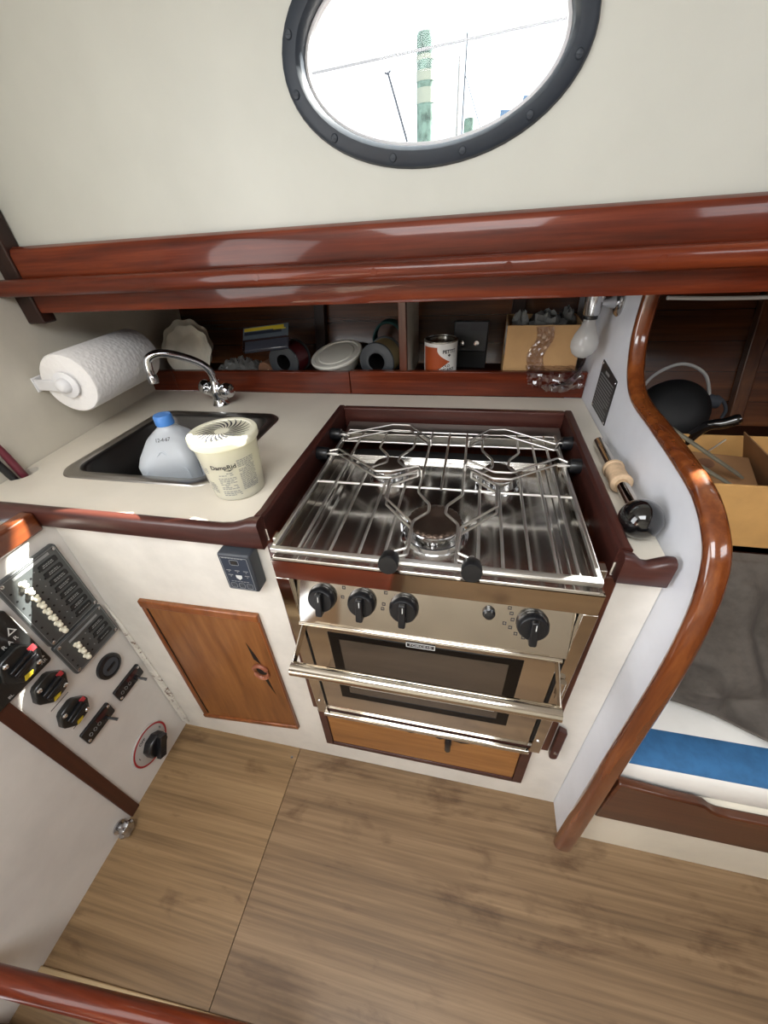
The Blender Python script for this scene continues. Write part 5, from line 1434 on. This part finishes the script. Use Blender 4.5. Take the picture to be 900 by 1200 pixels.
for y, z in ((0.493, 0.914), (0.615, 0.914), (0.615, 1.017), (0.493, 1.007)):
    mb = MB(); mb.lathe([(0.0036, 0), (0.0025, 0.0015)], (BX - 0.0022, y, z), (-1, 0, 0), 12); obj('screw', mb, M['chrome'], pl)

# pump handle lying on the worktop
ph = thing('pump_lever', 'steel pump lever with a glossy black ball and cord wrapping, lying along the bulkhead', 'lever', (1.147, 0.27, CZ))
p0 = Vector((1.1415, 0.104, CZ + 0.0345)); p1 = Vector((1.1525, 0.425, CZ + 0.0115)); dd = (p1 - p0).normalized()
mb = MB(); mb.cyl(p0 + dd * 0.01, p1, 0.0112, n=24); obj('rod', mb, M['steel'], ph, angle=50)
mb = MB(); T = Matrix.Translation(p0); mb.T = T @ dd.to_track_quat('Z', 'Y').to_matrix().to_4x4()
mb.lathe([(0.0005, -0.030), (0.012, -0.0285), (0.022, -0.023), (0.029, -0.013), (0.0320, 0.0), (0.0315, 0.010), (0.0285, 0.017), (0.022, 0.022), (0.013, 0.024)], (0, 0, 0), (0, 0, 1), 36); obj('ball', mb, M['black_gloss'], ph, angle=60)
mb = MB(); mb.T = T @ dd.to_track_quat('Z', 'Y').to_matrix().to_4x4()
pr = [(0.0113, 0.118)]
for i in range(16):
    h = 0.120 + 0.0042 * i; k = 0.0162 + (0.0022 if i in (0, 1, 14, 15) else 0.0)
    pr += [(k, h), (k + 0.0012, h + 0.0021), (k, h + 0.0041)]
pr += [(0.0113, 0.190)]
mb.lathe(pr, (0, 0, 0), (0, 0, 1), 28, False, False); obj('cord_wrap', mb, M['leather'], ph, angle=80)
# ================================================================== BERTH beyond the bulkhead
BY = -0.066
bt = thing('settee_berth', 'cream berth front with a scooped mahogany fiddle board, right of the bulkhead', 'berth', (1.8, 0.1, 0.0))
mb = MB(); mb.box(1.2065, 2.44, BY, 0.30, 0.0005, 0.352); obj('base', mb, M['berth_paint'], bt)
mb = MB()
top = [(1.2075, 0.408), (1.30, 0.392), (1.350, 0.388), (1.368, 0.382), (1.384, 0.366), (1.400, 0.358), (1.42, 0.357), (1.60, 0.357), (1.9, 0.357), (1.95, 0.385), (2.44, 0.392)]
mb.prism([(1.2075, 0.222), (2.44, 0.222)] + top[::-1], XZ, BY - 0.020, BY - 0.0005); obj('fiddle_board', mb, M['berth_mahog'], bt, bevel=0.004)
mb = MB(); mb.box(1.2065, 2.44, 0.262, 0.305, 0.36, 0.744); obj('back_panel', mb, M['berth_paint'], bt)
mb = MB(); mb.box(1.2065, 2.44, 0.25, 0.895, 0.722, 0.744); obj('back_shelf', mb, M['mahog_dark'], bt)
# mattress: white vinyl below, blue canvas strip and pale top
ms = thing('berth_cushion', 'white berth cushion with a blue canvas strip along its front edge', 'cushion', (1.8, 0.1, 0.353))
def sec(x): return [(x, BY + 0.012, 0.353), (x, BY + 0.004, 0.372), (x, BY + 0.004, 0.425), (x, BY + 0.014, 0.444), (x, BY + 0.035, 0.452), (x, 0.255, 0.452), (x, 0.260, 0.44), (x, 0.260, 0.353)]
mb = MB(); mb.loft([sec(1.208), sec(1.5), sec(2.0), sec(2.43)]); obj('mattress', mb, M['white_cloth'], ms, angle=50)
mb = MB()
def bl(x): return [(x, BY + 0.0105, 0.4405), (x, BY + 0.0145, 0.4465), (x, BY + 0.035, 0.4545), (x, 0.010, 0.4545), (x, 0.016, 0.4522), (x, 0.010, 0.4522), (x, BY + 0.034, 0.4522)]
mb.loft([bl(1.209), bl(1.5), bl(2.0), bl(2.42)]); obj('blue_strip', mb, M['blue_cloth'], ms, angle=50)

# charcoal cloth draped from the back shelf down over the cushion
import math as _m
def cloth(u, v):
    # u along the berth, v from the top of the backrest down to the front hem
    x = 1.222 + 0.80 * u
    hem = 0.075 - 0.20 * min(1, max(0, (u - 0.02) * 3.0)) ** 0.8 * 0.5 + 0.03 * _m.sin(u * 9) + 0.035 * (1 if u > .5 else u * 2)
    pts = [(0.250, 0.750), (0.232, 0.738), (0.205, 0.69), (0.175, 0.60), (0.135, 0.525), (0.09, 0.490), (hem, 0.468)]
    t = v * (len(pts) - 1); i = min(int(t), len(pts) - 2); f = t - i
    f = f * f * (3 - 2 * f) * 0.35 + f * 0.65
    y = pts[i][0] + (pts[i + 1][0] - pts[i][0]) * f; z = pts[i][1] + (pts[i + 1][1] - pts[i][1]) * f
    amp = 0.0 if v < 0.12 else min(1, (v - 0.12) * 2.5)
    endf = max(0.0, min(1.0, (1.0 - v) * 6)) * 0.8 + 0.2
    k = amp * endf
    a = 0.034 * _m.sin(x * 26 + v * 5.5 + 1.2 * _m.sin(v * 6)) + 0.020 * _m.sin(x * 47 - v * 8 + 0.8) + 0.010 * _m.sin(v * 15 + x * 11)
    z += k * a * 0.8 + (0.012 if v > 0.8 else 0.012 * v)
    y -= k * (a * 0.6 + 0.006)
    if v < 0.75: z = max(z, 0.482)
    return (x, y, max(z, 0.4625))
mb = MB(); mb.grid(90, 60, cloth)
tag(obj('cloth_cover', mb, M['grey_cloth'], angle=60, solid=0.005, sub=1), 'charcoal brown cloth draped in folds over the berth cushion below the carton', 'blanket')

# open carton on the shelf behind
cz0 = 0.757
ct = thing('carton', 'large open tan carton standing behind the bulkhead above the charcoal cloth', 'box', (1.50, 0.42, cz0))
mb = MB()
cx0_, cx1_, cy0, cy1, chh = 1.288, 1.742, 0.262, 0.480, 0.142
mb.plate([(cx0_, cy0), (cx1_, cy0), (cx1_, cy1), (cx0_, cy1)], [[(cx0_ + 0.005, cy0 + 0.005), (cx0_ + 0.005, cy1 - 0.005), (cx1_ - 0.005, cy1 - 0.005), (cx1_ - 0.005, cy0 + 0.005)]], lambda u, v, d: (u, v, d), cz0, cz0 + chh)
mb.box(cx0_ + 0.004, cx1_ - 0.004, cy0 + 0.004, cy1 - 0.004, cz0, cz0 + 0.004)
obj('walls', mb, M['cardboard2'], ct, bevel=0.001)
mb = MB(); mb.hexa([(1.500, 0.30, cz0 + 0.03), (1.503, 0.30, cz0 + 0.03), (1.503, 0.47, cz0 + 0.03), (1.500, 0.47, cz0 + 0.03), (1.450, 0.30, cz0 + 0.145), (1.453, 0.30, cz0 + 0.145), (1.453, 0.47, cz0 + 0.155), (1.450, 0.47, cz0 + 0.155)]); obj('side_flap', mb, M['cardboard_in'], ct)
ic = thing('small_carton', 'small flat brown carton with a round dark stamp lying inside the large carton', 'box', (1.47, 0.47, cz0 + 0.03))
T = place((1.392, 0.375, cz0 + 0.094), 12, 0, -10); mb = MB(T); mb.box(-0.062, 0.062, -0.080, 0.078, -0.060, 0.0); obj('body', mb, M['cardboard_in'], ic, bevel=0.003)
mb = MB(T)
mb.T = T @ Matrix.Translation((0.012, -0.018, 0)) @ Matrix.Scale(0.62, 4)
mb.tube([(0.012 + 0.034 * math.cos(a), -0.052 + 0.034 * math.sin(a), 0.0006) for a in [2 * PI * i / 36 for i in range(36)]], 0.0016, 6, True)
mb.tube([(-0.018, -0.060, 0.0006), (-0.010, -0.040, 0.0006), (0.0, -0.052, 0.0006), (0.008, -0.036, 0.0006), (0.016, -0.055, 0.0006), (0.026, -0.042, 0.0006), (0.038, -0.056, 0.0006)], 0.0022, 6)
mb.tube([(-0.014, -0.068, 0.0006), (0.036, -0.068, 0.0006)], 0.0016, 6)
obj('round_stamp', mb, M['print_dark'], ic)
mb = MB(T); mb.lathe([(0.016, 0.0003), (0.016, 0.0007)], (-0.022, 0.040, 0), (0, 0, 1), 20); obj('round_spot', mb, M['cork'], ic)
# two flat boards leaning across the carton's front corner
for p, q, w, lbl in (((1.225, 0.295, 0.992), (1.415, 0.345, 0.868), 0.022, 'long grey-green flat board leaning into the carton, the nearer and higher one'),
                     ((1.222, 0.268, 0.968), (1.395, 0.292, 0.864), 0.014, 'narrow grey-green board leaning into the carton below the wider one')):
    p = Vector(p); q = Vector(q); d = (q - p).normalized(); s_ = Vector((0, 1, 0)); s_ = (s_ - d * s_.dot(d)).normalized(); nn = d.cross(s_)
    mb = MB(); mb.hexa([p, q, q + s_ * w, p + s_ * w, p + nn * -0.005, q + nn * -0.005, q + s_ * w + nn * -0.005, p + s_ * w + nn * -0.005])
    tag(obj('flat_board', mb, M['board'], bevel=0.0015), lbl, 'board')
# black pot on its side with a wire bail
pt = thing('black_pot', 'black pot lying on its side with a wire bail handle, behind the carton', 'pot', (1.41, 0.74, 0.745))
c = Vector((1.418, 0.735, 0.745 + 0.100)); ax = Vector((-0.18, -0.72, 0.58)).normalized()
mb = MB(); mb.lathe([(0.001, 0.062), (0.040, 0.061), (0.066, 0.052), (0.084, 0.034), (0.0905, 0.008), (0.090, -0.030), (0.094, -0.034), (0.094, -0.038), (0.088, -0.038), (0.086, 0.008), (0.06, 0.044), (0.001, 0.052)], c, ax, 44); obj('pot', mb, M['black_matte'], pt, angle=40)
u, w = frame_for(ax)
e1 = c + Vector((0.088, 0.01, 0.035)); e0 = c + Vector((-0.092, 0.02, 0.03))
mid = c + Vector((-0.02, 0.0, 0.135))
mb = MB(); mb.tube(smooth_path([e0, c + Vector((-0.075, 0.01, 0.098)), mid, c + Vector((0.045, 0.0, 0.108)), e1], 8), 0.0042, 8); obj('bail', mb, M['grey_wire'], pt)
mb = MB(); mb.cyl(e1 - Vector((0.012, 0, 0)), e1 + Vector((0.022, 0, -0.006)), 0.020, 0.016, 20); mb.tube(smooth_path([e1 + Vector((0.012, 0, 0.012)), e1 + Vector((0.035, 0, -0.004)), e1 + Vector((0.05, 0, -0.028)), e1 + Vector((0.048, 0, -0.05))], 5), 0.0045, 8); obj('bail_lug', mb, M['slate_plastic'], pt)
# frying pan standing in the carton, its black handle sticking out
fp = thing('frying_pan', 'dark frying pan whose glossy black handle rises over the back of the tan carton', 'pan', (1.40, 0.52, 0.78))
mb = MB(); c2 = Vector((1.352, 0.572, 0.7580)); ax2 = Vector((0.12, 0.05, 0.99)).normalized()
mb.lathe([(0.001, 0.0), (0.055, 0.0), (0.075, 0.018), (0.0765, 0.018), (0.057, -0.003), (0.001, -0.003)], c2, ax2, 36); obj('pan', mb, M['black_matte'], fp, angle=40)
mb = MB(); mb.tube(smooth_path([(1.342, 0.505, 0.772), (1.345, 0.492, 0.84), (1.372, 0.475, 0.916), (1.402, 0.462, 0.934), (1.424, 0.457, 0.949)], 4), [0.006] * 4 + [0.009] * 2 + [0.0115] * 10 + [0.009], 14); obj('handle', mb, M['black_gloss'], fp)
mb = MB(); mb.cyl((1.365, 0.452, 0.835), (1.412, 0.450, 0.902), 0.0020, n=8); tag(obj('metal_skewer', mb, M['wire']), 'thin bright metal rod standing in the carton beside the pan handle', 'rod')
# thin grey cable along the underside of the beam
mb = MB(); mb.tube(smooth_path([(1.21, 0.47, 1.178), (1.30, 0.475, 1.174), (1.40, 0.475, 1.174), (1.60, 0.472, 1.182), (2.0, 0.47, 1.190)], 6), 0.0035, 8)
tag(obj('grey_cable', mb, M['grey_wire']), 'thin grey cable running under the mahogany beam at the right', 'cable')
mb = MB(); mb.tube([(1.66, 0.66, 0.760), (1.72, 0.64, 0.85), (1.80, 0.60, 0.90)], 0.012, 12)
tag(obj('white_pipe', mb, M['white_plastic']), 'short white tube at the right edge of the photo beyond the carton', 'tube')

# ================================================================== LIGHT
w = bpy.data.worlds.new('World'); scene.world = w; w.use_nodes = True
wn_ = w.node_tree.nodes; wl_ = w.node_tree.links
bg = wn_['Background']
tc = wn_.new('ShaderNodeTexCoord'); nz = wn_.new('ShaderNodeTexNoise'); nz.inputs['Scale'].default_value = 3.0; nz.inputs['Detail'].default_value = 6
rp = wn_.new('ShaderNodeValToRGB'); rp.color_ramp.elements[0].color = (0.80, 0.87, 0.96, 1); rp.color_ramp.elements[1].color = (1.0, 1.0, 1.0, 1)
rp.color_ramp.elements[0].position = 0.35; rp.color_ramp.elements[1].position = 0.6
wl_.new(tc.outputs['Generated'], nz.inputs['Vector']); wl_.new(nz.outputs['Fac'], rp.inputs['Fac']); wl_.new(rp.outputs['Color'], bg.inputs['Color'])
bg.inputs['Strength'].default_value = 2.6

def area(name, loc, target, sx, sy, power, col=(1, 1, 1)):
    d = bpy.data.lights.new(name, 'AREA'); d.shape = 'RECTANGLE'; d.size = sx; d.size_y = sy; d.energy = power; d.color = col
    o = bpy.data.objects.new(name, d); C.objects.link(o); o.location = loc
    o.rotation_euler = (Vector(target) - Vector(loc)).to_track_quat('-Z', 'Y').to_euler()
    return o
# sky light coming down the deck hatch and in through the companionway
area('hatch_skylight', (0.75, -0.95, 1.90), (0.75, -0.90, 0.0), 0.78, 0.78, 17, (0.97, 0.99, 1.0))
area('companionway_skylight', (-0.225, -0.85, 1.28), (1.5, -0.5, 0.9), 0.75, 1.1, 13, (0.98, 0.99, 1.0))
area('forward_fill_light', (2.05, -0.75, 1.88), (1.85, -0.2, 0.3), 0.7, 0.6, 10, (0.93, 0.96, 1.0))  # added fill for the berth and hull; the ceiling has no opening here
s = bpy.data.lights.new('sun', 'SUN'); s.energy = 52; s.angle = math.radians(0.53); s.color = (1.0, 0.95, 0.86)
so = bpy.data.objects.new('sun', s); C.objects.link(so)
so.rotation_euler = Vector((-1.0, -0.80, -1.15)).to_track_quat('-Z', 'Y').to_euler()

# ================================================================== CAMERA
cam = bpy.data.cameras.new('camera'); co = bpy.data.objects.new('camera', cam); C.objects.link(co)
cam.sensor_fit = 'AUTO'; cam.sensor_width = 36.0; cam.lens = 451.0 / 1200.0 * 36.0; cam.clip_start = 0.02
right = Vector((0.9770619834130688, 0.20521164783725554, -0.05690395558164854))
down = Vector((0.07840189095121358, -0.5950792933528756, -0.7998335940168531))
fwd = Vector((-0.19799753550030372, 0.7770256200503046, -0.5975183358870634))
R3 = Matrix((right, -down, -fwd)).transposed()
co.matrix_world = Matrix.Translation((0.8609528863577712, -0.45075382477560716, 1.32)) @ R3.to_4x4()
scene.camera = co
scene.view_settings.view_transform = 'Standard'
scene.view_settings.look = 'None'
scene.view_settings.gamma = 1.0
scene.view_settings.use_curve_mapping = False
scene.view_settings.exposure = 0.0
scene.cycles.max_bounces = 10
scene.cycles.transparent_max_bounces = 16
scene.cycles.use_denoising = True
scene.cycles.sample_clamp_indirect = 6.0
